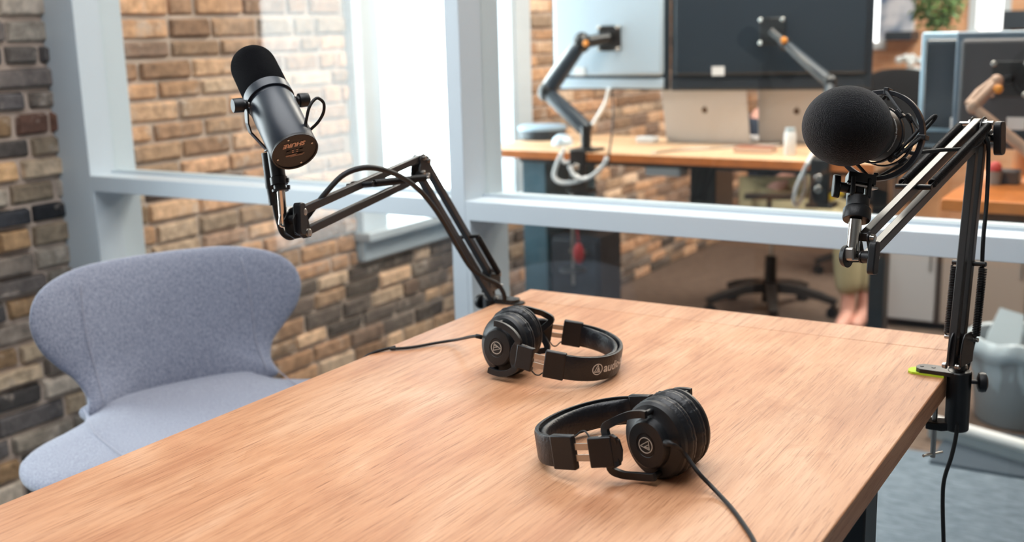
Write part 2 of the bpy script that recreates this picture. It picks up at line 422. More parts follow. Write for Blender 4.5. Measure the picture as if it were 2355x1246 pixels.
# far wall of tan brick with two tall windows
fw = MB(); FY = 8.3
FO = [(-2.19, -2.04, 1.33, 2.6), (-1.40, -1.24, 1.40, 2.6)]
xs = [-3.2, FO[0][0], FO[0][1], FO[1][0], FO[1][1], 3.5]
for i in range(5):
    if i in (1, 3):
        op = FO[0] if i == 1 else FO[1]
        fw.span((xs[i], FY, 0), (xs[i+1], FY+.3, op[2])); fw.span((xs[i], FY, op[3]), (xs[i+1], FY+.3, TOPZ))
    else: fw.span((xs[i], FY, 0), (xs[i+1], FY+.3, TOPZ))
def tan_brick():
    m = bpy.data.materials.new('tan_brick'); m.use_nodes = True; n = m.node_tree; b = n.nodes['Principled BSDF']
    t = n.nodes.new('ShaderNodeTexCoord'); mp = n.nodes.new('ShaderNodeMapping'); mp.inputs['Rotation'].default_value = (PI/2, 0, 0)
    k = n.nodes.new('ShaderNodeTexBrick'); k.inputs['Scale'].default_value = 4.6; k.inputs['Color1'].default_value = L((214, 166, 128)); k.inputs['Color2'].default_value = L((200, 150, 114))
    k.inputs['Mortar'].default_value = L((212, 172, 140)); k.inputs['Mortar Size'].default_value = .02
    n.links.new(t.outputs['Object'], mp.inputs[0]); n.links.new(mp.outputs[0], k.inputs['Vector']); n.links.new(k.outputs[0], b.inputs['Base Color']); b.inputs['Roughness'].default_value = .9
    return m
fw.build('wall_back', tan_brick(), kind='structure', weld=False)

rw = MB(); rw.span((-3.2, -1.7, 0), (3.7, -1.5, TOPZ)); rw.build('wall_rear', mat('rear_wall_paint', (150, 150, 152), .9), kind='structure')
rw = MB(); rw.span((3.5, -1.5, 0), (3.7, 9.4, TOPZ)); rw.build('wall_right', mat('right_wall_paint', (176, 170, 164), .9), kind='structure')
# window casings
def window(name, y0, y1, z0, z1, label_rev=False):
    m = MB(); c = .14
    X = WX
    m.span((X-.26, y0-.002, z0-.02), (X+.02, y0+.03, z1)); m.span((X-.26, y1-.03, z0-.02), (X+.02, y1+.002, z1))
    m.span((X-.012, y0-c, z0-.02), (X+.028, y0, z1+c)); m.span((X-.012, y1, z0-.02), (X+.028, y1+c, z1+c))
    m.span((X-.012, y0-c, z1), (X+.028, y1+c, z1+c))
    m.span((X-.22, y0+.03, 1.72), (X-.17, y1-.03, 1.76))
    w = m.build(name, M_FRAME, bev=.004, kind='structure')
    s = MB(); s.span((X-.3, y0-.16, z0-.035), (X+.075, y1+.16, z0)); s.span((X-.012, y0-.145, z0-.12), (X+.03, y1+.145, z0-.035)); s.build('window_sill', M_FRAME, w, bev=.004, kind='structure')
    g = MB(); g.span((X-.200, y0+.03, z0), (X-.196, y1-.03, z1)); g.build('window_glass', M_GLASS, w, kind='structure')
    return w
window('window_1', OPEN[0][0], OPEN[0][1], OPEN[0][2], OPEN[0][3])
window('window_2', OPEN[1][0], OPEN[1][1], OPEN[1][2], OPEN[1][3])
for i, (x0, x1, z0, z1) in enumerate(FO):
    m = MB(); X = FY
    m.span((x0-.05, X-.03, z0-.05), (x0, X+.05, z1)); m.span((x1, X-.03, z0-.05), (x1+.05, X+.05, z1)); m.span((x0-.05, X-.05, z0-.05), (x1+.05, X+.05, z0)); m.span((x0-.05, X-.03, z1), (x1+.05, X+.05, z1+.05))
    w = m.build('window_%d' % (i+3), M_FRAME, kind='structure')
    # daylight screen outside: the sky seen through a white blind
    g = MB(); g.span((x0, X+.10, z0), (x1, X+.11, z1)); g.build('daylit_blind', mat('daylit_blind', (250, 252, 255), .9, emit=2.2), w, kind='structure')

# glazed partition
fr = MB(); GY = 2.207
XL0, XL1, XP0, XP1 = -2.875, -2.730, -1.475, -1.435
XR = 3.4
fr.span((XL0, YP, 0), (XL1, YB, 2.7)); fr.span((XP0, YP, 0), (XP1, YB, 2.7)); 
RZ0, RZ1 = 1.071, 1.1155
fr.span((XL1, YP, RZ0), (XP0, YB, RZ1)); fr.span((XP1, YP, RZ0), (XR, YB, RZ1))
fr.span((XL0, YP, 2.66), (XR, YB, 2.74)); fr.span((XL1, YP, 0), (XP0, YB, .06)); fr.span((XP1, YP, 0), (XR, YB, .06))
fr.span((2.0, YP, 0), (2.04, YB, 2.7))
# slimmer stops on the lower lights
fr.span((XL1, YP, .06), (XL1+.009, YB, RZ0)); fr.span((XP1, YP, .06), (XP1+.012, YB, RZ0))
fr.build('trim_1', M_FRAME, kind='structure', weld=False, bev=.0015)
hd = MB(); hd.span((-3.2, YP, 2.74), (3.5, YB, TOPZ)); hd.build('wall_partition', M_FRAME, kind='structure')
for i, (x0, x1) in enumerate(((XL1, XP0), (XP1, 2.0))):
    for z0, z1 in ((.06, RZ0), (RZ1, 2.66)):
        g = MB(); g.span((x0, GY, z0), (x1, GY+.006, z1)); g.build('window_pane', M_GLASS, kind='structure')
        c = MB()
        for yy in (GY-.006, GY+.012): c.span((x0, yy-.003, z0), (x1, yy+.003, z0+.006))
        c.build('trim_glass_channel', M_FRAME, kind='structure')

# =================================================================== OAK TABLE
TX0, TX1, TY0, TY1, TZ = -1.103, -.288, .22, 1.848, 1.0
tb = thing('oak_table', 'tall light oak table in front of the glass partition, holding the headphones', 'table', (-.7, 1.0, 0))
m = MB(); m.span((TX0, TY0+.09, TZ-.033), (TX1, TY1-.088, TZ)); m.build('table_top', M_OAK, tb, bev=.0018)
m = MB(); m.span((TX0, TY1-.088, TZ-.033), (TX1, TY1, TZ)); m.build('end_board', M_OAKE, tb, bev=.0018)
m = MB(); m.span((TX0, TY0, TZ-.033), (TX1, TY0+.09, TZ)); m.build('end_board', M_OAKE, tb, bev=.0018)
M_LEG = mat('blue_black_steel', (24, 34, 42), .4)
for lx, ly in ((-.343, 1.33), (-1.05, 1.33), (-.345, .4), (-1.05, .4)):
    m = MB(); m.span((lx-.03, ly-.03, 0), (lx+.03, ly+.03, TZ-.033)); m.build('leg', M_LEG, tb, bev=.003)
m = MB(); m.span((-1.05, .4, TZ-.073), (-1.02, 1.33, TZ-.033)); m.span((-.36, .4, TZ-.073), (-.33, 1.33, TZ-.033)); m.span((-1.05, .39, TZ-.073), (-.34, .42, TZ-.033)); m.build('apron', M_LEG, tb)

# =================================================================== HEADPHONES
def cup(parent, c, n, xdir, s, logo=True):
    """one ear cup: c = centre of the outer face, n = outward direction, xdir = towards the headband"""
    c, n = V(c), V(n).normalized(); x = V(xdir); x = (x-n*x.dot(n)).normalized(); z = n.cross(x)
    sqv = (.94, 1.06)
    m = MB()   # shell: raised round cap, conical flank, oval rim
    m.lathe([(0, 0), (.0115, 0), (.0115, -.0006), (.0130, -.0006), (.0135, 0), (.0245, -.0008), (.0262, -.0025), (.0275, -.0105), (.0300, -.0125), (.0395, -.0150), (.0425, -.0185), (.0432, -.0225), (.0405, -.0245), (0, -.0245)], c, n, 48, ref=x, sq=sqv)
    sh = m.build('ear_cup', M_BLK, parent, angle=28)
    if logo:
        m = MB(); m.ring(c+n*.0002, n, .0088, .0004, 40, sq=(.00045, .0002))
        # triangle mark in the badge
        for a, b in (((-.0052, -.0045), (.0006, .0072)), ((.0006, .0072), (.0052, -.0045)), ((-.0052, -.0045), (.0052, -.0045)), ((-.0010, -.0045), (.0018, .0020)), ((.0018, .0020), (.0030, -.0045))):
            p = [c+n*.0002+x*(q[1])*1.0+z*(q[0]) for q in (a, b)]
            m.bar(p[0], p[1], .0007, .0004, n.cross(p[1]-p[0]))
        m.build('badge', mat('badge_print', (196, 188, 176), .45), sh)
    m = MB()   # puffy wrinkled pad: two rolls
    vs = []; seg = 96; prof = []
    for i in range(22):
        t = i/21; a = t*PI
        r = .0370+.0075*math.sin(a)**.55; zz = -.0235-.0215*t
        if .40 < t < .62: r -= .0016*(1-abs(t-.51)/.11)
        prof.append((r, zz))
    prof = [(.020, -.0235)]+prof+[(.026, -.0450), (.020, -.040), (0, -.040)]
    k0 = len(m.v)
    m.lathe(prof, c, n, seg, ref=x, sq=sqv)
    R_ = random.Random(int(abs(c.x)*1e4)+3)
    ph = [R_.uniform(0, 6) for _ in range(4)]
    for i in range(1, 23):
        for k in range(seg):
            t = 2*PI*k/seg; w = (math.sin(t*23+ph[0])*.4+math.sin(t*17+ph[1])*.4+math.sin(t*37+ph[2])*.4)*(.35+.65*abs(math.sin(t*3+ph[3])))
            p = V(m.v[k0+i*seg+k]); q = (p-c); q -= n*q.dot(n)
            if q.length > 1e-5:
                fall = math.sin(PI*(i-1)/21)
                m.v[k0+i*seg+k] = tuple(p+q.normalized()*w*.0008*fall)
    m.build('ear_pad', M_LEATH, sh, angle=60)
    return sh, x, z

def headphones(name, label, center, xaz, tilt, near_yaw, far_yaw, nside, cups, prints, B0=.086, TOP=.156):
    """center: midpoint between the cups, on the table plane height .0; X axis = towards the headband crown (lying on the table)"""
    cx, cy = center
    X = V((math.cos(xaz), math.sin(xaz), 0)); Yn = V((math.sin(xaz), -math.cos(xaz), 0))*nside   # Yn towards the camera side
    Z = V((0, 0, 1))
    X = (X*math.cos(tilt)-Z*math.sin(tilt)).normalized(); Zt = X.cross(Yn) if X.cross(Yn).z > 0 else Yn.cross(X)
    O = V((cx, cy, TZ+.0455))
    t = thing(name, label, 'headphones', V((cx, cy, TZ)), 'black studio headphones lying on the table')
    W_ = .083
    def pt(x, y, z=0): return O+X*x+Yn*y+Zt*z
    # headband: padded U-shaped strip
    N = 40; path = []
    for i in range(N+1):
        a = PI*i/N; e = .96
        cxx, sy = math.cos(a), math.sin(a)
        path.append(pt(B0+(TOP-B0)*abs(sy)**e, W_*(1 if cxx >= 0 else -1)*abs(cxx)**e))
    hw = .0175
    def cs(o, th0, th1, h):
        return [(o+th0, -h+.003), (o+th0+.001, -h), (o+th1-.001, -h), (o+th1, -h+.003), (o+th1, h-.003), (o+th1-.001, h), (o+th0+.001, h), (o+th0, h-.003)]
    # is sweep normal pointing outwards?
    d = path[1]-path[0]; sgn = 1 if d.cross(Zt).dot(Yn) > 0 else -1
    m = MB(); m.sweep(path, Zt, [(a*sgn, b) for a, b in cs(0, -.0005, .0048, hw)]); m.build('headband', M_LEATH, t, angle=50)
    def padcs(u):
        f = min(1, u*9, (1-u)*9); f = max(.15, f)
        r = []
        for k in range(12):
            a = 2*PI*k/12; r.append((sgn*(-.0045*f-.001+(.0050*f)*math.cos(a)), (hw-.0022)*math.copysign(abs(math.sin(a))**.5, math.sin(a))))
        return r
    m = MB(); m.sweep(path, Zt, padcs); m.build('headband_pad', M_LEATH, t, angle=60)
    m = MB(); 
    for zz in (-hw+.0004, hw-.0004): m.tube([p-(p-path[i])*0+Zt*zz-Yn*0 for i, p in enumerate(path)], .0009, 6)
    m.build('piping', M_RUB, t)
    for side in (1, -1):
        yaw = near_yaw if side == 1 else far_yaw
        coff = cups[0] if side == 1 else cups[1]
        # end block of the band
        m = MB(); b0 = pt(B0+.004, side*(W_+.0016)); b1 = pt(B0-.026, side*(W_+.0006))
        m.bar(b0, b1, .0095, .0400, Yn); m.build('headband_end', M_BLK, t, bev=.0018)
        # steel slider, two prongs
        s0 = pt(B0-.022, side*(W_+.001)); s1 = pt(B0-.048, side*(W_-.004))
        m = MB()
        for zz in (-.0065, .0065): m.bar(s0+Zt*zz, s1+Zt*zz, .0016, .0075, Yn)
        m.build('slider', M_STEEL, t)
        # hinge block
        h0 = pt(B0-.043, side*(W_-.002)); h1 = pt(B0-.068, side*(W_-.012))
        m = MB(); m.bar(h0, h1, .0085, .0345, Yn); hb = m.build('hinge', M_BLK, t, bev=.0015)
        m = MB(); pm = h0.lerp(h1, .55)+Zt*.0176; m.cyl(pm-Zt*.0006, pm+Zt*.0004, .0022, seg=14); m.build('hinge_pin', M_CHROME, hb)
        # wire between slider ends
        e0 = pt(B0-.024, side*(W_-.002), .0175*nside*-1 if False else .0165); e1 = pt(B0-.046, side*(W_-.006), .0165)
        zs = 1
        e0 = pt(B0-.020, side*(W_-.001), .017*zs*prints); e1 = pt(B0-.050, side*(W_-.006), .015*zs*prints)
        mid = e0.lerp(e1, .5)+Zt*(.006*zs*prints)-Yn*side*.004
        mid.z = max(mid.z, TZ+.002)
        m = MB(); m.tube([e0, e0.lerp(e1, .2)+Zt*.001*zs, mid+X*.003, mid-X*.003, e1.lerp(e0, .15), e1], .0010, 8, sub=6); m.build('cable_link', M_RUB, t)
        # cup
        n = (Yn*side*math.cos(yaw)+X*math.sin(yaw)).normalized()
        cc = pt(coff[0], side*coff[1], coff[2] if len(coff) > 2 else 0)
        sh, cxd, cz = cup(t, cc, n, X, side)
        # yoke: flat fork around the cap, from the hinge to pivots above and below
        fork = []; base = h1+(h1-h0).normalized()*.003
        for sg in (1, -1):
            lead = (base-cc).dot(cxd)
            pts = [h1.lerp(h0, .25)+Zt*sg*.0115, base+Zt*sg*.0120]
            for fx, fz in ((.0375, .0205), (.0270, .0300), (.0135, .0350), (.0, .0362), (-.0075, .0355)):
                k = min(1, max(0, fx/max(lead, .03))); w = (base-cc).dot(n)
                pts.append(cc+cxd*fx+cz*sg*fz+n*(.0012+w*.75*k*k))
            q = smooth(pts, 6)
            mm = MB(); mm.sweep(q, n, lambda u: [(-.0048+.0006*u, -.0026), (.0048-.0006*u, -.0026), (.0048-.0006*u, .0026), (-.0048+.0006*u, .0026)])
            mm.cyl(cc+cxd*-.004+cz*sg*.0355-n*.016, cc+cxd*-.004+cz*sg*.0355+n*.002, .0034, seg=12)
            fork.append(mm)
        mm = fork[0]; mm.add(fork[1].v, fork[1].f)
        mm.prism([(0, -.0175), (.016, -.0175), (.016, .0175), (0, .0175), (-.006, .012), (-.008, 0), (-.006, -.012)], base, (h0-h1).normalized(), Zt, .006)
        mm.build('yoke', M_BLK, t, bev=.001, weld=False)
    return t, O, X, Yn, Zt, path, W_, B0, TOP, hw, sgn, pt

def band_text(t, path, Zt, body, size, s_centre, sgn, outward, flip, logo=True):
    """print on the outside of the headband: text mesh bent along the band path"""
    L_ = [0]
    for i in range(1, len(path)): L_.append(L_[-1]+(path[i]-path[i-1]).length)
    def at(s):
        for i in range(1, len(path)):
            if L_[i] >= s: 
                u = (s-L_[i-1])/(L_[i]-L_[i-1]); p = path[i-1].lerp(path[i], u); a = (path[i]-path[max(i-2, 0)]).normalized(); b = (path[min(i+1, len(path)-1)]-path[i-1]).normalized()
                return p, a.lerp(b, u).normalized()
        return path[-1], (path[-1]-path[-2]).normalized()
    def place(vs):
        out = []
        for v in vs:
            s = s_centre+flip*v[0]; p, d = at(s); nn = d.cross(Zt).normalized()*sgn
            out.append(p+nn*(.0049+v[2])+Zt*v[1])
        return out
    vs, fs = text_mesh(body, size, .0001, 'LEFT', bold=.0003)
    m = MB(); m.add(place([(v[0]+.011, v[1]+.0005, v[2]) for v in vs]), fs)
    if logo:
        rg = MB(); rg.ring((0, 0, 0), (0, 0, 1), .0078, 0, 36, sq=(.0006, .0001))
        for a, b in (((-.0048, -.0042), (-.0002, .0066)), ((-.0002, .0066), (.0046, -.0042)), ((-.0048, -.0042), (.0046, -.0042)), ((-.0012, -.0042), (.0006, .0024)), ((.0006, .0024), (.0022, -.0042))):
            A, B = V((a[0], a[1], 0)), V((b[0], b[1], 0)); rg.bar(A, B, .0010, .0002, V((0, 0, 1)).cross(B-A))
        m.add(place(rg.v), rg.f)
    m.build('printed_logo', M_PRINT, t, weld=False)

# near pair: crown towards the left, cable from the near cup
H2 = headphones('headphones', 'black headphones nearest the camera, headband to the left, cable off the table edge', (-.492, 1.124), math.radians(180-6), math.radians(9), math.radians(4), math.radians(-4), -1,
                ((.004, .046), (.0, .046)), 1, .099, .157)
# far pair: crown towards the right, printed band
H1 = headphones('headphones', 'black headphones farther from the camera, with white lettering on the headband', (-.856, 1.384), math.radians(20), math.radians(9), math.radians(-24), math.radians(10), 1,
                ((-.016, .056), (.002, .046)), -1)
t1, O1, X1_, Y1_, Z1_, path1, *_r1 = H1
band_text(t1, path1, Z1_, 'audio-technica', .0185, .050, _r1[-2], 1, 1)

# =================================================================== BOOM ARMS
def spring_mb(p0, p1, R, r, turns, seg=7, solid_ends=True):
    p0, p1 = V(p0), V(p1); d = (p1-p0); Ln = d.length; d.normalize(); a = d.orthogonal().normalized(); b = d.cross(a)
    m = MB(); n = int(turns*14); pts = []
    for i in range(n+1):
        t = 2*PI*turns*i/n; pts.append(p0+d*(Ln*(.05+.90*i/n))+(a*math.cos(t)+b*math.sin(t))*R)
    pts = [p0, p0+d*(Ln*.025)+a*R*.4]+pts+[p1-d*(Ln*.025)+(pts[-1]-(p0+d*(Ln*.95)))*.4, p1]
    m.tube(pts, r, seg); return m
def segment(arm, p0, p1, n, sep, bw, bh, spr, pinw=.020):
    """p0->p1 two parallel tubes in the arm plane, n = plane normal. spr=(u0,u1) where the springs run, measured along p0->p1"""
    d = (p1-p0).normalized(); q = d.cross(n).normalized()
    out = []
    for s in (1, -1):
        m = MB(); a, b = p0+q*s*sep/2, p1+q*s*sep/2
        m.bar(a, b, bw, bh, n); t = m.build('arm_tube', M_BAR, arm, bev=.0012); out.append((a, b, t))
    Ln = (p1-p0).length
    if spr:
        u0, u1, side = spr[:3]
        a = p0+d*Ln*u0+q*sep/2*side; b = p0+d*Ln*u1+q*sep/2*(-side if len(spr) < 4 else side)
        for c, mt in ((a, M_BLKM),):
            m = MB(); m.cyl(c-n*(pinw+.004), c+n*(pinw+.004), .0036, seg=14); m.build('spring_pin', mt, arm, bev=.0006)
        for s in (1, -1):
            spring_mb(a+n*s*pinw, b+n*s*pinw, .0052, .0009, int((b-a).length/.0026)).build('spring', M_SPRING, arm, angle=180)
        m = MB(); m.cyl(b-n*(pinw+.004), b+n*(pinw+.004), .0032, seg=14); m.build('spring_pin', M_STEEL, arm, bev=.0006)
    return d, q, out
def bolt(arm, p, n, r=.0048, h=.006):
    m = MB(); m.lathe([(0, 0), (r, 0), (r, h*.3), (r*.82, h*.32), (r*.82, h*.85), (r*.55, h), (0, h)], p, n, 6 if False else 16); return m.build('bolt', M_STEEL, arm, angle=30)
def wing(parent, p, ax, up, Lw=.030, w=.0135, th=.008, name='wing_knob', m_=None):
    """black T-bar tightening knob: hub along ax, bar along up"""
    ax = V(ax).normalized(); up = V(up); up = (up-ax*up.dot(ax)).normalized(); s = ax.cross(up)
    m = MB(); m.cyl(p, p+ax*.014, .0062, .0070, 20)
    o = []
    for a in range(24):
        t = 2*PI*a/24; c, e = math.cos(t), math.sin(t)
        rx = Lw/2*(abs(c)**.55)*(1 if c > 0 else -1); ry = w/2*(abs(e)**.6)*(1 if e > 0 else -1)*(.82+.18*abs(c))
        o.append((rx, ry))
    m.prism(o, p+ax*(.012+th/2), up, s, th)
    return m.build(name, m_ or M_BLK, parent, bev=.0014, angle=40)

def boom_arm(label, B, E, T, sep, edge_dir, lower_spr, upper_spr, nref, pad, bw=.0115):
    """B base pivot, E elbow, T tip; edge_dir = direction from the clamp out over the table top"""
    n = (E-B).cross(T-E).normalized()
    if n.dot(V(nref)) < 0: n = -n
    base = V((B.x, B.y, TZ))
    arm = thing('boom_arm', label, 'microphone stand', base)
    ed = V(edge_dir).normalized(); sd = V((0, 0, 1)).cross(ed)
    # ---- clamp: C bracket, tongue with coloured pad, screw with cross bar, side knob
    c0 = V((B.x, B.y, 0)); X_edge = TX1 if ed.x < 0 else TX0
    cx = X_edge - ed.x*.0172
    m = MB(); m.lathe([(0, 0), (.0150, 0), (.0165, .002), (.0165, .086), (.015, .088), (0, .088)], (cx, B.y, TZ-.078), (0, 0, 1), 28)
    cl = m.build('clamp', M_BLKM, arm, bev=.0006)
    m = MB(); o = [(0, -.016), (.046, -.014), (.052, -.009), (.054, 0), (.052, .009), (.046, .014), (0, .016)]
    m.prism(o, V((X_edge-ed.x*.012, B.y, TZ+.0062)), ed, sd, .006)
    for u in (.030, .046): m.cyl(V((X_edge-ed.x*.012, B.y, TZ+.0090))+ed*u, V((X_edge-ed.x*.012, B.y, TZ+.0100))+ed*u, .0028, seg=12)
    m.build('clamp_jaw', M_BLKM, cl, bev=.001)
    m = MB(); m.prism([(x*.96+.0, y*.98) for x, y in o], V((X_edge+ed.x*.001, B.y, TZ+.0017)), ed, sd, .0030); m.build('grip_pad', pad, cl)
    m = MB(); lo = TZ-.078
    o2 = [(-.010, .0), (-.010, .020), (.004, .010), (.020, .006), (.040, .005), (.040, -.006), (.018, -.006), (.002, -.002)]
    m.prism([(x, y) for x, y in o2], V((cx, B.y, lo+.004)), ed, (0, 0, 1), .026); m.build('clamp_jaw', M_BLKM, cl, bev=.0015)
    sc_ = V((cx, B.y, 0))+ed*.030
    m = MB(); m.cyl((sc_.x, sc_.y, TZ-.035), (sc_.x, sc_.y, TZ-.125), .0038, seg=16); m.build('clamp_screw', M_STEEL, cl)
    m = MB(); sdv = (sd*.9+ed*.4).normalized(); c_ = V((sc_.x, sc_.y, TZ-.121)); m.cyl(c_-sdv*.022-V((0, 0, .002)), c_+sdv*.022+V((0, 0, .003)), .0022, seg=12); m.build('screw_handle', M_CHROME, cl)
    kp = V((cx, B.y, TZ-.006)); kd = (-ed*.8+sd*-.25*(1 if ed.x < 0 else -1)).normalized()
    m = MB(); m.cyl(kp+kd*.012, kp+kd*.026, .003, seg=12); m.lathe([(0, 0), (.009, 0), (.0135, .002), (.0145, .006), (.0135, .011), (.008, .0135), (0, .0135)], kp+kd*.024, kd, 28); m.build('clamp_knob', M_BLK, cl, angle=50)
    # ---- turning pin and base cheeks
    m = MB(); m.cyl(V((cx, B.y, TZ+.008)), V((cx, B.y, TZ+.030)), .0075, seg=20); m.build('turning_pin', M_BLKM, arm)
    d1 = (E-B).normalized(); q1 = d1.cross(n).normalized()
    fwd = 1 if (q1.dot(V((0, 0, 1)))) < 0 else -1
    m = MB()
    for s in (1, -1):
        o = [(-.020, -.010), (.020, -.010), (.022, .010), (.016, .030), (.010, .036), (-.010, .036), (-.016, .030), (-.022, .010)]
        m.prism(o, V((cx, B.y, TZ+.030))+n*s*.0085, n.cross(V((0, 0, 1))), V((0, 0, 1)), .0022)
    m.build('base_cheeks', M_BLKM, arm, weld=False, bev=.0006)
    d, q, lt = segment(arm, B, E, n, sep, bw, bw, lower_spr)
    d2, q2, ut = segment(arm, T, E, n, sep, bw, bw, upper_spr)
    for a, b, t in lt: 
        for s in (1, -1): bolt(arm, a+n*s*(bw/2+.0010), n*s)
    # ---- elbow plates
    m = MB()
    pts = [lt[0][1], lt[1][1], ut[0][1], ut[1][1]]
    ctr = (pts[0]+pts[1]+pts[2]+pts[3])/4
    ex = (q+q2 if (q+q2).length > .3 else q-q2).normalized(); ey = n.cross(ex)
    hull = []
    for k in range(28):
        t = 2*PI*k/28; dd = (math.cos(t), math.sin(t)); best = max(((p-ctr).dot(ex)*dd[0]+(p-ctr).dot(ey)*dd[1]) for p in pts)+.0085
        hull.append((dd[0]*best, dd[1]*best))
    hull = [(x*.93, y*.93) for x, y in hull]
    for s in (1, -1): m.prism(hull, ctr+n*s*(bw/2+.0022), ex, ey, .0018)
    m.build('elbow_plates', M_BLKM, arm, weld=False, bev=.0005)
    for p in pts[:2]+pts[2:]:
        for s in (1, -1): bolt(arm, p+n*s*(bw/2+.003), n*s, .0042, .005)
    return arm, n, d, q, d2, q2, lt, ut

def knob_at(arm, p, ax):
    m = MB(); m.lathe([(0, 0), (.006, 0), (.006, .010), (.0150, .011), (.0165, .014), (.0165, .022), (.015, .0245), (0, .0245)], p, ax, 32)
    return m.build('tightening_knob', M_BLK, arm, bev=.0008)

# ------------------------------------------------ right-hand arm
Br = P(2196, 842, 1.60); Er = P(2252, 300, 1.60); Tr = P(1990, 568, 1.375)
ARM_R, nR, d1, q1, d2, q2, ltR, utR = boom_arm('black scissor boom arm clamped to the right edge of the table, green padded clamp', Br, Er, Tr, .026, (-1, 0, 0),
    (.44, .12, 1, 1), (.40, .985, -1, 1), RT, M_GREEN)
# joint knob behind the elbow
wing(ARM_R, P(2270, 318, 1.615), (nR*.9+UP*.0), (0, 0, 1), .048, .024, .011)
# tip bracket: cheek plates, chrome post, T knob, black mic holder
tip0 = utR[0][0] if utR[0][0].z < utR[1][0].z else utR[1][0]
tip1 = utR[1][0] if utR[0][0].z < utR[1][0].z else utR[0][0]
def plates(arm, pa, pb, pc, n, w, name='tip_bracket', th=.0018, r=.0075, mt=None):
    m = MB()
    for s in (1, -1):
        for a, b in ((pa, pb), (pb, pc)):
            m.bar(a+n*s*w, b+n*s*w, th, r*2, n); 
        for p in (pa, pb, pc): m.cyl(p+n*s*(w-th/2), p+n*s*(w+th/2), r, seg=20)
    return m.build(name, mt or M_BLKM, arm, weld=False)
pivR = P(1968, 590, 1.365)
plates(ARM_R, tip1, tip0, pivR, nR, .0078)
for p in (tip0, tip1):
    for s in (1, -1): bolt(ARM_R, p+nR*s*.009, nR*s, .0050, .0065)
wing(ARM_R, pivR+nR*.006, nR, UP*1+RT*.08, .040, .0165, .0095)
m = MB(); m.cyl(pivR-nR*.009, pivR-nR*.016, .0145, .0125, 28); m.build('pivot_cap', M_BLK, ARM_R, bev=.001)
postB = P(1959, 592, 1.368); postT = P(1968, 505, 1.372)
m = MB(); m.cyl(postB, postT, .0078, .0078, 28); po = m.build('mic_post', M_CHROME, ARM_R)
m = MB(); m.bar(postB-UP*.004+RT*.0, postB+UP*.012, .014, .020, nR); m.build('post_foot', M_STEEL, po, bev=.003)

# ------------------------------------------------ left-hand arm
Bl = P(1136, 672, 2.115); El = P(968, 384, 1.90); Tl = P(690, 512, 1.60)
ARM_L, nL, e1, f1, e2, f2, ltL, utL = boom_arm('black scissor boom arm clamped to the left edge of the table beside the white post', Bl, El, Tl, .030, (1, 0, 0),
    (.42, .10, 1, 1), (.47, .94, -1), -FW, M_RUB)
tipLo = utL[0][0] if utL[0][0].z < utL[1][0].z else utL[1][0]
tipHi = utL[1][0] if utL[0][0].z < utL[1][0].z else utL[0][0]
pivL = P(660, 505, 1.595)
m = MB()
for s in (1, -1):
    c = (tipLo+tipHi)/2; ax = (tipHi-tipLo).normalized(); ay = nL.cross(ax)
    if ay.dot(pivL-c) < 0: ay = -ay
    h = (tipHi-tipLo).length/2+.008
    m.prism([(-h, -.006), (-h*.9, -.009), (h*.9, -.009), (h, -.006), (h*.98, .006), (h*.5, .024), (-h*.3, .026), (-h*.9, .010)], c+nL*s*.0078, ax, ay, .0020)
m.build('tip_bracket', M_BLKM, ARM_L, weld=False)
for p in (tipLo, tipHi): bolt(ARM_L, p+nL*.009, nL, .0062, .005); bolt(ARM_L, p-nL*.009, -nL, .005, .005)
wing(ARM_L, pivL+nL*.003, (nL+RT*.3).normalized(), UP, .046, .020, .012)
pb, pt_ = P(652, 512, 1.60), P(646, 436, 1.585)
m = MB(); m.cyl(pb, pt_, .0060, seg=24); po = m.build('mic_post', M_CHROME, ARM_L)
m = MB(); m.tube([P(646, 490, 1.592), P(643, 515, 1.592), P(652, 520, 1.594), P(655, 500, 1.594)], .0016, 8, sub=5); m.build('post_clip', M_CHROME, po)

# =================================================================== LEFT MICROPHONE (dynamic, foam cap)
cR, cT = P(679, 350, 1.520), P(566, 118, 1.628)   # rear plate centre, foam tip
Am = (cT-cR).normalized(); LM = .190
MIC1 = thing('dynamic_microphone', 'dark grey broadcast microphone with foam windscreen on the left boom arm', 'microphone', cR)
m = MB(); m.lathe([(.0305, .0006), (.0318, 0), (.0325, .0015), (.0325, .094), (.0318, .0955), (.0308, .0957), (.0308, .1010), (.0338, .1012), (.0342, .1018), (.0342, .1160), (.0335, .1170), (.030, .1172), (0, .1172)], cR, Am, 64)
bd = m.build('body', M_MICB, MIC1, angle=30)
m = MB(); m.lathe([(0, .0018), (.0300, .0018), (.0303, .0004), (.0325, .0002), (.0325, .004), (0, .004)], cR, Am, 64); rp = m.build('rear_plate', M_BLK, MIC1, angle=30)
m = MB()
prof = [(0, .116), (.0322, .116), (.0328, .118), (.0330, .140), (.0326, .172)]
for i in range(13):
    a = PI/2*i/12; prof.append((.0326*math.cos(a)**.70 if i < 12 else 0, .174+.028*math.sin(a)))
m.lathe(prof, cR, Am, 72); m.build('foam_windscreen', M_FOAM, MIC1, angle=60)
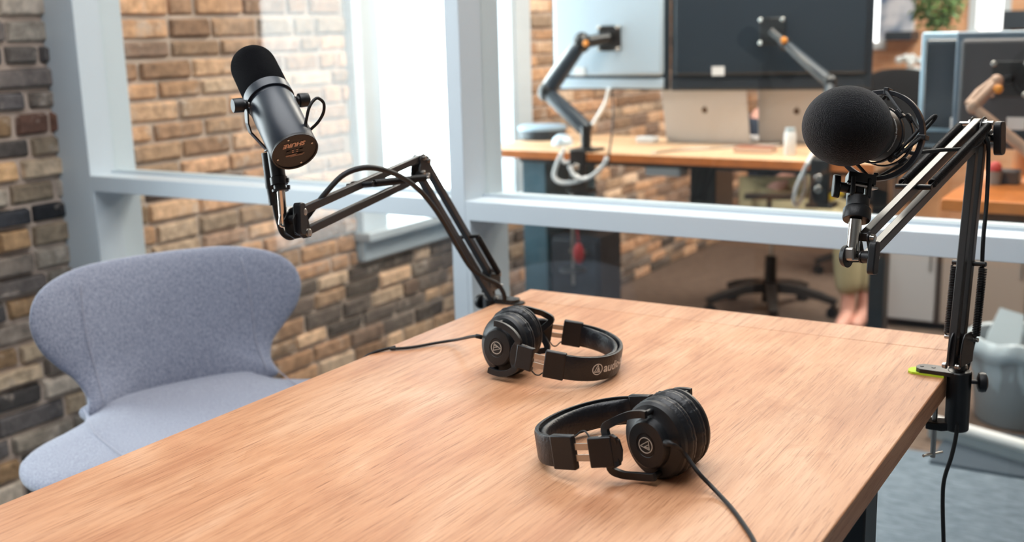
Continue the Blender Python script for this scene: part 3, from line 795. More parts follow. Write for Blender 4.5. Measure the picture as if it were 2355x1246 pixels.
# ring screws and wording on the rear plate
ux = (RT*-1); ux = (ux-Am*ux.dot(Am)).normalized(); uy = (-Am).cross(ux)      # lettering stands upside down in the photograph
if uy.dot(UP) > 0: uy = -uy
ux = uy.cross(-Am).normalized()
tiltm = math.radians(-9); ux, uy = ux*math.cos(tiltm)+uy*math.sin(tiltm), uy*math.cos(tiltm)-ux*math.sin(tiltm)
def on_plate(vs, ox, oy): return [cR-Am*(-.0014+.0)+(-Am)*(v[2]) + ux*(v[0]+ox)+uy*(v[1]+oy) for v in vs]
vs, fs = text_mesh('SHURE', .0100, .0002, bold=.0004, shear=.25)
mm = MB(); mm.add(on_plate(vs, 0, -.0135), fs); mm.build('lettering', mat('copper_print', (214, 172, 146), .45), rp, weld=False)
mm = MB()
def dash(x, y, w, h):
    y = -y; mm.add(on_plate([(x-w/2, y-h/2, 0), (x+w/2, y-h/2, 0), (x+w/2, y+h/2, 0), (x-w/2, y+h/2, 0), (x-w/2, y-h/2, .0006), (x+w/2, y-h/2, .0006), (x+w/2, y+h/2, .0006), (x-w/2, y+h/2, .0006)], 0, 0), [(3, 2, 1, 0), (4, 5, 6, 7), (0, 1, 5, 4), (1, 2, 6, 5), (2, 3, 7, 6), (3, 0, 4, 7)])
for x, y in ((-.003, .0030), (.003, .0030), (-.003, -.0002), (.003, -.0002)): dash(x, y, .0022, .0013)
dash(0, -.0060, .026, .0006); dash(.005, -.0045, .016, .0005); dash(-.002, -.0078, .018, .0004)
mm.build('switch_marks', mat('copper_print', (214, 172, 146)), rp, weld=False)
mm = MB()
for x, y, w, h in ((-.009, .0010, .005, .004), (.009, .0012, .005, .004), (-.006, -.0052, .010, .0016)): dash(x, y, w, h)
mm.build('switch_slots', mat('slot_black', (6, 6, 7), .3), rp, weld=False)
for a in (20, 110, 200, 290):
    a = math.radians(a); p = cR+Am*.0016+(ux*math.cos(a)+uy*math.sin(a))*.0255
    m = MB(); m.cyl(p+Am*.001, p-Am*.0006, .0014, seg=14); m.build('screw', M_STEEL, rp)
# yoke bracket with two side knobs; knob axis across the microphone
kc = cR+Am*.1000
kx = RT*134+UP*24; kx = (kx-FW*(Am.dot(kx)/Am.dot(FW))).normalized()
dn = Am.cross(kx).normalized()
if dn.dot(UP) > 0: dn = -dn
dn = (dn*.35 - Am*.55 + FW*.35); dn = (dn-kx*dn.dot(kx)).normalized()   # bracket falls back and below, behind the body
bk = MB()
stem_top = P(632, 352, 1.590)
pathb = []
for s in (-1, 1):
    a = kc+kx*s*.0358
    pts = [a, a+dn*.026, a+dn*.040-kx*s*.004, stem_top+kx*s*.012+UP*.006]
    bk.bar(pts[0]-dn*.006, pts[1], .0022, .013, kx)
    bk.bar(pts[1]-dn*.001, pts[2], .0022, .013, kx); bk.bar(pts[2]-dn*.001, pts[3], .0022, .013, kx)
bk.bar(stem_top-kx*.014+UP*.005, stem_top+kx*.014+UP*.005, .013, .0022, FW)
br = bk.build('yoke_bracket', M_BLKM, MIC1, weld=False, bev=.0006)
for s in (-1, 1):
    p = kc+kx*s*.0372
    m = MB(); m.lathe([(0, 0), (.0062, 0), (.0062, .003), (.0098, .0035), (.0100, .005), (.0098, .0165), (.0090, .0175), (0, .0175)], p, kx*s, 32); m.build('knob', M_BLK, br, angle=40)
    m = MB(); m.cyl(kc+kx*s*.032, kc+kx*s*.0372, .0050, seg=18); m.build('washer', M_STEEL, br)
m = MB()   # threaded mount below the bracket
sb = P(645, 440, 1.585)
sa = (stem_top-sb).normalized()
m.lathe([(0, 0), (.0115, 0), (.0118, .003), (.0085, .0035), (.0085, .009), (.0122, .0095), (.0122, .020), (.0095, .0205), (.0105, .0210), (.0105, .070), (0, .070)], sb, sa, 28); m.build('thread_mount', M_BLKM, MIC1)
for s_ in (.006, .026):
    pass
m = MB(); m.bar(sb+sa*.006+RT*.010, sb+sa*.006+RT*.014, .007, .006, FW); m.bar(sb+sa*.016+RT*.010, sb+sa*.016+RT*.014, .007, .006, FW); m.build('mount_lug', M_BLKM, MIC1)
# plug with cable hanging behind the mount
m = MB(); pa, pb_ = P(616, 350, 1.60), P(628, 440, 1.605)
m.lathe([(0, 0), (.0085, 0), (.0095, .002), (.0095, .050), (.0085, .052), (.0080, .075), (0, .075)], pa, pb_-pa, 24); m.build('cable_plug', M_BLK, MIC1, bev=.0008)
m = MB(); m.tube([P(700, 300, 1.523), P(704, 278, 1.518), P(712, 245, 1.515), P(728, 226, 1.520), P(744, 236, 1.527), P(744, 258, 1.532), P(732, 280, 1.537), P(712, 300, 1.543)], .0021, 10, sub=8); m.build('pigtail_cable', M_RUB, MIC1, angle=180)
m = MB(); m.lathe([(.0021, .010), (.0042, .004), (.0058, .001), (.0058, -.004), (0, -.004)], P(700, 301, 1.522), P(704, 278, 1.518)-P(700, 301, 1.522), 18); m.build('cable_grommet', M_RUB, MIC1)

# cable of the left microphone, along its arm
c1 = MB()
c1.tube([P(628, 440, 1.606), P(632, 470, 1.612), P(640, 505, 1.622), P(650, 535, 1.630), P(668, 546, 1.632), P(684, 534, 1.636), P(700, 508, 1.64), P(722, 478, 1.645), P(752, 440, 1.65), P(790, 402, 1.66), P(835, 386, 1.68), P(880, 390, 1.71), P(925, 408, 1.76), P(965, 438, 1.82), P(1000, 480, 1.875), P(1030, 528, 1.93), P(1056, 574, 1.985), P(1085, 618, 2.03), P(1118, 640, 2.06), P(1146, 655, 2.075), P(1160, 680, 2.085), P(1158, 700, 2.10)], .0042, 12, sub=8)
tag(c1.build('microphone_cable', M_RUB, angle=180), 'black cable arching over the left boom arm', 'cable')

# =================================================================== RIGHT MICROPHONE (ball windscreen in a shock mount)
bc_ = P(1947, 290, 1.372)
bx = (P(2062, 322, 1.475)-bc_).normalized()      # axis from the ball into the body
MIC2 = thing('condenser_microphone', 'round black foam ball microphone in a ring shock mount on the right boom arm', 'microphone', bc_)
Mb = frame(bc_, bx, UP)
m = MB(); m.ell((0, 0, 0), (.0525, .0530, .0485), Mb, 72, 44); m.build('foam_windscreen', M_FUZZ, MIC2, angle=180)
m = MB(); m.lathe([(.0370, .036), (.0365, .052), (.0345, .0535), (.0335, .054), (.0335, .086), (.0320, .090), (.024, .094), (0, .095)], bc_, bx, 56); bo = m.build('body', mat('graphite_enamel', (52, 50, 48), .45), MIC2)
m = MB(); m.ring(bc_+bx*.0530, bx, .0350, .0018, 48, 8); m.build('trim_ring', M_BLK, bo)
vs, fs = text_mesh('Recording Microphone', .0048, .0001, 'CENTER', bold=.00012)
bq = bx.cross(UP).normalized(); 
def wrap(v, R, th0, zoff):
    th = th0+v[0]/R; e = (bq*math.cos(th)+bx.cross(bq)*math.sin(th)); return bc_+e*(R+v[2])+bx*(zoff+v[1])
e_ = -FW; e_ = (e_-bx*e_.dot(bx)).normalized(); th0 = math.atan2(e_.dot(bx.cross(bq)), e_.dot(bq))
m = MB(); m.add([wrap(v, .0336, th0+.15, .066) for v in vs], fs); m.build('lettering', M_PRINT, bo, weld=False)
# ring of the shock mount
rc = P(2022, 312, 1.432); rn = (bx*.85+FW*.25+RT*.1).normalized()
sm = MB(); sm.ring(rc, rn, .0545, 0, 72, sq=(.0030, .0046)); sm = sm.build('shock_mount_ring', mat('ring_black', (22, 24, 30), .34), MIC2, bev=.0008)
ra = (RT-rn*RT.dot(rn)).normalized(); rb = rn.cross(ra); rb = rb if rb.dot(UP) > 0 else -rb
def rp_(deg, rad, z=0): a = math.radians(deg); return rc+(ra*math.cos(a)+rb*math.sin(a))*rad+rn*z
inner = .038
for k, a in enumerate((78, -8, -100, 170)):
    m = MB(); m.bar(rp_(a, .0555, -.008), rp_(a, .0555, .008), .010, .006, rp_(a, 1)-rc)
    m.bar(rp_(a, .0545, .008), rp_(a, .047, .012), .005, .006, rn); m.build('ring_clip', M_BLK, sm, bev=.0008)
for k, a in enumerate((35, -55, -145, 125)):
    for zz in ((-.016, .022) if k < 2 else (.022,)):
        m = MB(); c = rp_(a, inner+.001, zz); m.bar(c-(rp_(a+90, 1)-rc)*.006, c+(rp_(a+90, 1)-rc)*.006, .009, .005, rn); m.build('inner_clip', M_BLK, sm, bev=.001)
cr = MB()
for zz in (-.016, .022): cr.ring(rc+rn*zz, rn, inner-.002, 0, 48, sq=(.0010, .0030))
cr.build('inner_ring', M_BLKM, sm, weld=False)
eb = MB()
for k, a in enumerate((78, -8, -100, 170)):
    for da in (-43, 43):
        for zz in ((-.016,) if da < 0 else (.022,)): eb.tube([rp_(a, .0555, .006*(1 if zz > 0 else -1)), rp_(a+da, inner+.003, zz)], .0022, 8)
eb.build('elastic_bands', M_RUB, sm, weld=False)
m = MB(); m.tube([P(2052, 362, 1.40), P(2085, 328, 1.405), P(2120, 292, 1.41), P(2146, 268, 1.415), P(2152, 269, 1.416), P(2140, 285, 1.418), P(2108, 318, 1.415), P(2078, 350, 1.41)], .0022, 8, sub=5); m.build('elastic_loop', M_RUB, sm, angle=180)
# holder below the ring: clevis, T knob, threaded cup
ha, hb = P(1970, 500, 1.378), P(1978, 408, 1.395)
hd_ = (hb-ha).normalized()
m = MB(); m.lathe([(0, 0), (.0160, 0), (.0168, .003), (.0168, .014), (.0155, .0160), (.0140, .0165), (.0140, .030), (0, .030)], ha-hd_*.004, hd_, 30); hh = m.build('thread_mount', M_BLK, MIC2, bev=.0006)
sx_ = (RT-hd_*RT.dot(hd_)).normalized()
m = MB()
for s in (1, -1): m.bar(ha+hd_*.024+sx_*s*.010, ha+hd_*.050+sx_*s*.010, .0055, .022, sx_)
m.bar(ha+hd_*.030, hb+hd_*.004, .010, .014, sx_); m.build('clevis', M_BLK, hh, bev=.0015, weld=False)
m = MB(); m.bar(hb-sx_*.016+hd_*-.004, hb+sx_*.018+hd_*-.004, .013, .018, hd_); m.build('bracket_block', M_BLKM, hh, bev=.001)
m = MB(); m.span((-.017, -.010, -.0012), (.020, .010, .0012), Matrix.Translation(hb-hd_*.012)@Matrix(((sx_.x, -FW.x, hd_.x, 0), (sx_.y, -FW.y, hd_.y, 0), (sx_.z, -FW.z, hd_.z, 0), (0, 0, 0, 1)))); m.build('steel_plate', M_STEEL, hh)
kp = ha+hd_*.037-sx_*.013
m = MB(); m.cyl(kp, kp-sx_*.012, .0062, seg=20)
m.prism([(math.copysign(.0155*abs(math.cos(t))**.5, math.cos(t)), math.copysign(.0062*abs(math.sin(t))**.6, math.sin(t))) for t in [2*PI*k/24 for k in range(24)]], kp-sx_*.015, hd_, -FW, .008); m.build('wing_knob', M_BLK, hh, bev=.0012)
# cable of the right microphone
c2 = MB()
c2.tube([bc_+bx*.094, P(2090, 350, 1.46), P(2125, 349, 1.475), P(2165, 345, 1.50), P(2205, 343, 1.525), P(2240, 336, 1.545), P(2258, 322, 1.56), P(2264, 308, 1.575)], .0026, 10, sub=6)
c2.tube([P(2264, 308, 1.575), P(2272, 330, 1.60), P(2273, 370, 1.605), P(2271, 430, 1.605), P(2267, 490, 1.60), P(2262, 540, 1.60), P(2259, 600, 1.605), P(2259, 660, 1.61), P(2252, 720, 1.615), P(2240, 780, 1.62), P(2226, 840, 1.615), P(2212, 890, 1.60), P(2203, 950, 1.60), P(2199, 1000, 1.60), P(2188, 1050, 1.60), P(2172, 1100, 1.60), P(2168, 1150, 1.60), P(2170, 1246, 1.60), P(2172, 1330, 1.62), P(2178, 1500, 1.65)], .0029, 10, sub=6)
tag(c2.build('microphone_cable', M_RUB, angle=180), 'thin black cable hanging down beside the right boom arm', 'cable')
# headphone cables
hc = MB()
n2c = atz(1530, 1016, TZ+.050)
hc.tube([P(1530, 1018, 1.235), P(1548, 1022, 1.225), atz(1572, 1040, TZ+.04), atz(1605, 1085, TZ+.022), atz(1640, 1122, TZ+.008), atz(1680, 1165, TZ+.003), atz(1710, 1205, TZ+.003), atz(1735, 1246, TZ+.003), atz(1752, 1300, TZ+.003), atz(1765, 1400, TZ+.003)], [.0036]*8+[.0024]*100, 12, sub=8)
tag(hc.build('headphone_cable', M_RUB, angle=180), 'black cable running from the near headphones towards the camera', 'cable')
hc = MB()
hc.tube([P(1108, 775, 1.66), P(1090, 773, 1.67), atz(1050, 781, TZ+.012), atz(1000, 789, TZ+.004), atz(950, 798, TZ+.003), atz(900, 802, TZ+.003), V((-1.085, atz(860, 806, TZ).y+.02, TZ+.004)), V((-1.106, atz(838, 815, TZ).y, TZ-.002)), V((-1.112, atz(825, 823, TZ).y, TZ-.03)), V((-1.118, atz(822, 825, TZ).y-.01, TZ-.15))], [.0034]*10+[.0024]*100, 12, sub=8)
tag(hc.build('headphone_cable', M_RUB, angle=180), 'black cable running from the far headphones over the left table edge', 'cable')

# =================================================================== UPHOLSTERED STOOL CHAIR
az = math.radians(21); CWd = V((math.sin(az), math.cos(az), 0)); CF = V((math.cos(az), -math.sin(az), 0))
PC = V((-1.90, 1.65, .75))
chair = thing('shell_chair', 'grey upholstered shell chair with a flared back at the left side of the table', 'chair', (PC.x+CF.x*.24, PC.y+CF.y*.24, 0))
lean = math.radians(14)
BU = (-CF*math.sin(lean)+V((0, 0, 1))*math.cos(lean)); BN = (CF*math.cos(lean)+V((0, 0, 1))*math.sin(lean))
def pillow(outline, place, thick, rings=16):
    """closed upholstered slab from an outline: front and back sheets that meet in a rounded rim; place(a, b, t) -> world point"""
    n = len(outline); ca = sum(p[0] for p in outline)/n; cb = sum(p[1] for p in outline)/n
    vs = []; fs = []
    def sheet(sg):
        idx = []
        for i in range(rings+1):
            f = i/rings; g = math.sin(f*PI/2)
            h = (1-g**3.2)**.5 if g < 1 else 0
            idx.append([len(vs)+k for k in range(n)])
            for a, b in outline: vs.append(place(ca+(a-ca)*g, cb+(b-cb)*g, sg*thick/2*h))
        for i in range(rings):
            for k in range(n):
                q = (idx[i][k], idx[i+1][k], idx[i+1][(k+1) % n], idx[i][(k+1) % n]); fs.append(q if sg > 0 else q[::-1])
        return idx
    sheet(1); sheet(-1)
    return vs, fs
def outl(pts, sub=6): return [(p.x, p.y) for p in smooth([V((a, b, 0)) for a, b in pts], sub, True)]
half = [(.205, -.03), (.206, .012), (.222, .052), (.255, .088), (.286, .130), (.297, .180), (.280, .228), (.236, .262), (.165, .285), (.08, .293)]
bo = outl(half+[(0, .295)]+[(-a, b) for a, b in half[::-1]]+[(-.10, -.035), (0, -.036), (.10, -.035)])
def back_place(a, b, t):
    wrap = .95*a*a*(1.0+.9*max(0, b))-.026                      # wings curve forward
    low = .035*math.exp(-((b+.03)/.07)**2)*min(1, (a/.17)**2)
    return PC + CWd*(a*1.02+.006) + BU*b + BN*(wrap-.018+low+t) + V((0, 0, -.30*a*a*0))
vs, fs = pillow(bo, back_place, .060, 20); m = MB(); m.add(vs, fs)
bk_ = m.build('backrest', M_FABRIC, chair, angle=180)
# seat: wide lobes flare sideways and upwards in front of the waist
hs = [(.202, -.045), (.206, .01), (.226, .055), (.275, .098), (.335, .150), (.368, .225), (.378, .310), (.360, .390), (.315, .455), (.22, .500), (.11, .520)]
so = outl(hs+[(0, .525)]+[(-a, b) for a, b in hs[::-1]]+[(-.10, -.06), (0, -.065), (.10, -.06)])
def seat_place(a, b, t):
    z = -.012 + .012*(a/.4)**2*min(1, max(0, b/.2)) - .05*max(0, (b-.36)/.16)**2 - .012*math.sin(min(1, max(0, b/.45))*PI)
    return PC + CWd*(a-.03*min(1, max(0, b)/.2)) + CF*b + V((0, 0, z+t-.02))
vs, fs = pillow(so, seat_place, .085, 20); m = MB(); m.add(vs, fs); st_ = m.build('seat', M_FABRIC, chair, angle=180)
# seams
def seam(part, fn, us):
    m = MB(); m.tube([fn(u) for u in us], .0011, 6); m.build('seam', mat('seam_thread', (150, 152, 168), .9, sheen=.3), part, angle=180)
def bsurf(a, b):
    return back_place(a, b, .0292)
for s in (1, -1):
    seam(bk_, lambda u, s=s: bsurf(s*(.165+.018*math.sin(u*PI*.8)+.05*max(0, .3-u)), -.02+.285*u), [i/24 for i in range(1, 24)])
    seam(st_, lambda u, s=s: seat_place(s*(.215+.01*u), .06+.40*u, .0412), [i/24 for i in range(25)])
# pedestal: column, swivel plate, four legs with foot ring
pc_ = V((PC.x+CF.x*.24, PC.y+CF.y*.24, 0))
m = MB(); m.cyl(pc_+V((0, 0, .655)), pc_+V((0, 0, .690)), .10, .13, 32); m.build('seat_plate', M_BLKM, chair)
for k in range(4):
    a = az+PI/4+k*PI/2; d = V((math.sin(a), math.cos(a), 0)); m = MB()
    m.tube([pc_+d*.06+V((0, 0, .66)), pc_+d*.13+V((0, 0, .40)), pc_+d*.235+V((0, 0, .012))], [.013, .012, .011], 14, sub=6); m.build('leg', M_BLKM, chair)
m = MB(); m.ring(pc_+V((0, 0, .26)), (0, 0, 1), .178, .009, 48, 10); m.build('foot_ring', M_CHROME, chair)

# =================================================================== OFFICE BEHIND THE GLASS
M_DESK = oak('desk_oak', (222, 186, 150), (212, 172, 134), (230, 198, 166), along='x')
M_DESKE = mat('desk_edge', (196, 112, 52), .5, vary=.15, vscale=20)
M_NAVY = mat('navy_back', (24, 38, 50), .42, spec=.6)
M_SILV = mat('silver_back', (190, 208, 222), .35, metal=.25)
M_CHAIRP = mat('chair_plastic', (40, 34, 32), .5)
M_TEAL = mat('teal_panel', (74, 104, 118), .5, vary=.2, vscale=7)
M_ORG = mat('orange_cap', (224, 140, 40), .4)
M_ALU = mat('aluminium_lid', (202, 200, 198), .42, metal=.15)
# long desk
dk = thing('office_desk', 'oak standing desk behind the glass with two monitors and two open laptops', 'desk', (-1.8, 4.36, 0))
m = MB(); m.span((-2.66, 4.03, .966), (-.99, 4.70, 1.0)); m.build('desk_top', M_DESK, dk, bev=.004)
m = MB(); m.span((-2.66, 4.0285, .967), (-.99, 4.0305, .998)); m.build('desk_edge', M_DESKE, dk)
m = MB(); m.span((-2.50, 4.12, .940), (-1.02, 4.16, .966)); m.span((-2.5, 4.5, .940), (-1.02, 4.54, .966)); m.build('desk_frame', M_BLKM, dk, weld=False)
m = MB(); m.span((-1.065, 4.31, .03), (-1.005, 4.39, .966)); m.span((-1.075, 4.05, 0), (-.995, 4.66, .03)); m.build('leg', M_BLKM, dk, weld=False, bev=.003)
m = MB(); m.span((-1.755, 4.20, .68), (-1.645, 4.40, .966)); m.build('power_box', M_BLKM, dk, bev=.006)
m = MB(); m.span((-2.50, 4.14, 0), (-2.385, 4.60, .966)); m.build('side_panel', M_TEAL, dk, bev=.003)
m = MB(); m.span((-1.95, 4.2, .895), (-1.80, 4.3, .935)); m.build('cable_tray', M_WHITE, dk, bev=.004)
t = thing('pedestal_cabinet', 'dark blue cabinet standing under the left end of the long desk', 'cabinet', (-2.22, 4.33, 0))
m = MB(); m.span((-2.375, 4.16, 0), (-2.14, 4.36, .63)); m.build('carcass', mat('slate_blue', (38, 48, 60), .5, vary=.3, vscale=9), t, bev=.003)
for z0, z1 in ((.03, .31), (.33, .61)):
    m = MB(); m.span((-2.365, 4.145, z0), (-2.15, 4.165, z1)); d_ = m.build('drawer', mat('slate_blue_front', (50, 58, 68), .45, vary=.3, vscale=9), t, bev=.003)
    m = MB(); m.span((-2.27, 4.13, z1-.05), (-2.19, 4.147, z1-.035)); m.build('handle', M_STEEL, d_)

def monitor(label, x0, x1, z0, z1, y0, y1, mats, group='monitors seen from behind', kind='curved', tiltv=0):
    c = V(((x0+x1)/2, (y0+y1)/2, z0)); xd = V((x1-x0, y1-y0, 0)); w = xd.length; xd.normalize(); yd = V((0, 0, 1)).cross(xd); zd = V((0, 0, 1))
    t = thing('monitor', label, 'monitor', c, group)
    M = Matrix(((xd.x, yd.x, 0, c.x), (xd.y, yd.y, 0, c.y), (0, 0, 1, z0), (0, 0, 0, 1))); h = z1-z0
    m = MB(); m.span((-w/2, -.004, 0), (w/2, .018, h), M); s = m.build('bezel', mats[0], t, bev=.006)
    m = MB(); m.span((-w/2+.012, .0175, .012), (w/2-.012, .0190, h-.012), M); m.build('screen', mat('dark_screen', (8, 9, 12), .15), s)
    m = MB(); m.span((-w/2+.018, -.030, .062), (w/2-.018, -.003, h-.02), M); m.build('back_cover', mats[1], t, bev=.022, bseg=4)
    m = MB(); m.span((-w/2+.02, -.016, .008), (w/2-.02, -.003, .050), M); m.build('port_strip', mats[2], t, bev=.004)
    m = MB(); m.span((-.28*w, -.034, .062), (-.28*w+.05, -.0285, .098), M); m.build('rating_label', M_WHITE, t)
    return t, M, w, h
mon1 = monitor('silver backed monitor at the left end of the office desk', -2.460, -1.915, 1.229, 1.70, 4.36, 4.36, (M_NAVY, M_SILV, M_SILV))
mon2 = monitor('wide dark navy monitor right of the silver one', -1.907, -1.134, 1.227, 1.70, 4.36, 4.52, (M_NAVY, M_NAVY, mat('navy_strip', (30, 40, 50), .5)))
mon3 = monitor('dark monitor with pale edge mostly hidden behind the rounded one', -.815, -.30, 1.085, 1.450, 3.86, 3.80, (mat('pale_bezel', (170, 196, 214), .3, metal=.3), mat('blue_black_gloss', (20, 36, 50), .12, spec=.8), M_NAVY))
mon4 = monitor('charcoal monitor with rounded back at the right edge of the view', -.665, .05, 1.108, 1.452, 3.62, 3.62, (mat('blue_grey_bezel', (96, 112, 128), .4), mat('charcoal_back', (62, 60, 64), .5), M_NAVY))

def mon_arm(label, pts, ves, base_xy, dot, r=.026, m2=None, zc=1.0, edge_y=4.03, cov=None):
    """spring monitor arm: desk clamp, post, two links, tilting plate with four thumb screws"""
    bx_, by_ = base_xy
    t = thing('monitor_mount', label, 'monitor mount', (bx_, by_, zc), 'monitor mounts on the office desks')
    m = MB(); m.span((bx_-.055, by_-.045, zc), (bx_+.055, by_+.06, zc+.012)); m.span((bx_-.035, edge_y-.030, zc-.15), (bx_+.035, edge_y-.012, zc+.012)); m.span((bx_-.05, edge_y-.03, zc-.165), (bx_+.05, edge_y+.05, zc-.15)); 
    cl = m.build('desk_clamp', M_BLKM, t, weld=False, bev=.003)
    for dz in (.055, .095):
        mm = MB(); mm.cyl((bx_, edge_y-.029, zc-dz), (bx_, edge_y-.040, zc-dz), .014, seg=20); mm.build('clamp_bolt', M_CHROME, cl, bev=.002)
    m = MB(); m.cyl((bx_, by_, zc+.01), (bx_, by_, pts[0].z+.02), .021, seg=24); m.build('post', M_BLKM, t)
    for a, b in ((pts[0], pts[1]), (pts[1], pts[2])):
        m = MB(); m.tube([a, a.lerp(b, .15), a.lerp(b, .5), a.lerp(b, .85), b], [r*.95, r*1.05, r, r*.9, r*.8], 18); m.build('link', m2 or mat('blue_black_link', (28, 42, 54), .4), t)
    m = MB()
    for p in pts[1:3]: m.ell(p, (r*1.15, r*1.15, r*1.3))
    m.build('joint', m2 or M_BLKM, t, weld=False)
    # pale outer cover on the upper link
    a, b = pts[1], pts[2]; off = -RT*.013+FW*.004+UP*.006
    m = MB(); m.tube([a+off, a.lerp(b, .5)+off*1.1, b+off*.7], [r*.7, r*.75, r*.55], 14); m.build('link_cover', cov or m2 or M_BLKM, t)
    m = MB(); m.tube([pts[2], pts[2].lerp(ves, .6), ves], [r*.8, r*.75, r*.7], 16); m.build('head', M_BLKM, t)
    m = MB(); m.span((-.052, -.006, -.052), (.052, .002, .052), Matrix.Translation(ves+V((0, .012, 0)))); vp = m.build('mount_plate', M_BLKM, t, bev=.003)
    for sx2 in (-1, 1):
        for sz in (-1, 1):
            mm = MB(); c = ves+V((sx2*.044, .004, sz*.044)); mm.cyl(c, c-V((0, .014, 0)), .0085, seg=16); mm.build('thumb_screw', M_CHROME, vp, bev=.002)
    mm = MB(); mm.ell(dot, (.013, .008, .013), seg=18, rings=10); mm.build('orange_cap', M_ORG, t)
mon_arm('dark monitor arm clamped to the desk front holding the silver monitor', [aty(1350, 300, 4.10), aty(1258, 212, 4.16), aty(1338, 98, 4.22)], aty(1400, 88, 4.318), (aty(1348, 345, 4.08).x, 4.08), aty(1347, 100, 4.180), cov=M_WHITE, r=.033)
mon_arm('dark monitor arm behind the ball microphone holding the navy monitor', [aty(1905, 285, 4.10), aty(1908, 190, 4.20), aty(1806, 100, 4.32)], aty(1775, 72, 4.352), (aty(1900, 360, 4.08).x, 4.08), aty(1803, 93, 4.29), r=.022)
mon_arm('black monitor arm, its links coloured tan for reflected light, holding the rounded charcoal monitor', [V((-.34, 3.40, 1.06)), aty(2238, 245, 3.40), aty(2292, 188, 3.46)], aty(2322, 182, 3.580), (-.34, 3.40), aty(2296, 205, 3.43), r=.016, m2=mat('tan_lit_link', (176, 142, 120), .5), edge_y=3.30)  # warm reflection painted into the tan colour of links and joints

def laptop(label, c, w, dpt, lean_, yaw, logo=True):
    """c = hinge centre on the desk; the lid leans towards the camera, its back shows"""
    t = thing('laptop', label, 'laptop', c, 'open laptops on the office desk')
    cs_, sn = math.cos(yaw), math.sin(yaw); M = Matrix.Translation(c)@Matrix(((cs_, -sn, 0, 0), (sn, cs_, 0, 0), (0, 0, 1, 0), (0, 0, 0, 1)))
    m = MB(); m.span((-w/2, 0, .002), (w/2, dpt, .014), M); ba = m.build('base', M_ALU, t, bev=.003)
    m = MB(); m.span((-w/2+.02, .02, .0138), (w/2-.02, dpt*.55, .0150), M); m.build('keyboard', M_BLK, ba)
    L2 = M@Matrix.Translation((0, .002, .012))@Matrix.Rotation(lean_, 4, 'X')
    m = MB(); m.span((-w/2, -.006, 0), (w/2, 0, dpt), L2); li = m.build('lid', M_ALU, t, bev=.003)
    m = MB(); m.span((-w/2+.008, -.0002, .01), (w/2-.008, .0006, dpt-.008), L2); m.build('screen', mat('dark_screen', (8, 9, 12)), li)
    m = MB(); o = []
    for k in range(20):
        a = 2*PI*k/20; rr = .014*(1-.12*math.exp(-((a-PI/2)/.35)**2)-.10*math.exp(-((a)/.4)**2)-.1*math.exp(-((a-2*PI)/.4)**2)); o.append((rr*math.cos(a)*.95, rr*math.sin(a)))
    m.prism(o, (0, -.0064, dpt*.52), (1, 0, 0), (0, 0, 1), .0012, L2); m.prism([(-.002, .016), (.004, .022), (.006, .019), (.001, .015)], (0, -.0064, dpt*.52), (1, 0, 0), (0, 0, 1), .0012, L2)
    m.build('lid_emblem', mat('emblem_dark', (92, 78, 64), .25, metal=.6), li, weld=False)
laptop('open silver laptop showing its back, left of the two on the desk', V((-1.800, 4.50, 1.0)), .375, .262, math.radians(14), 0)
laptop('open silver laptop nearer the ball microphone, right of the two', V((-1.448, 4.60, 1.0)), .322, .24, math.radians(8), math.radians(4))
def simple(name, label, cat, mb, m_, group=None, **k): return tag(mb.build(name, m_, None, **k), label, cat, group)
c = atz(1232, 322, 1.0)
t = thing('round_box', 'dark round lidded box at the left end of the office desk', 'box', (c.x, c.y+.06, 1.0))
m = MB(); m.lathe([(0, 0), (.100, 0), (.108, .006), (.108, .045), (0, .045)], (c.x, c.y+.06, 1.0), (0, 0, 1), 40); m.build('body', M_NAVY, t)
m = MB(); m.lathe([(0, .045), (.111, .045), (.111, .058), (.104, .062), (0, .062)], (c.x, c.y+.06, 1.0), (0, 0, 1), 40); m.build('lid', mat('pale_blue_lid', (150, 176, 196), .4), t)
c = atz(1488, 328, 1.0); m = MB(); m.span((c.x-.045, c.y-.02, 1.0), (c.x+.045, c.y+.03, 1.026)); simple('laptop_charger', 'white charger block lying left of the silver laptops', 'charger', m, M_WHITE, bev=.006)
c = atz(1735, 350, 1.0); m = MB(); m.span((c.x-.075, c.y-.03, 1.0), (c.x+.075, c.y+.05, 1.022))
t = thing('notebook', 'reddish brown notebook lying in front of the right laptop', 'notebook', (c.x, c.y, 1.0))
m.build('cover', mat('brown_leather', (150, 92, 70), .55), t, bev=.003); m = MB(); m.span((c.x-.072, c.y-.0315, 1.004), (c.x+.076, c.y+.047, 1.018)); m.build('pages', mat('paper', (214, 190, 170), .9), t)
c = atz(1812, 358, 1.0); t = thing('bottle', 'small white bottle standing on the desk beside the ball microphone', 'bottle', (c.x, c.y+.02, 1.0))
m = MB(); m.lathe([(0, 0), (.021, 0), (.0225, .003), (.0225, .080), (.018, .090), (0, .090)], (c.x, c.y+.02, 1.0), (0, 0, 1), 28); m.build('body', M_WHITE, t)
m = MB(); m.lathe([(0, .0895), (.0185, .0895), (.0185, .103), (0, .104)], (c.x, c.y+.02, 1.0), (0, 0, 1), 28); m.build('cap', mat('cap_grey', (176, 196, 206), .4), t)
c = atz(1300, 336, 1.0); t = thing('desk_speaker', 'small silver dome speaker beside the left monitor arm clamp', 'speaker', (c.x, c.y+.03, 1.0))
m = MB(); m.lathe([(0, 0), (.045, 0), (.047, .006), (.040, .030), (.020, .046), (0, .050)], (c.x-.03, c.y+.03, 1.0), (0, 0, 1), 28); m.build('dome', M_SILV, t)
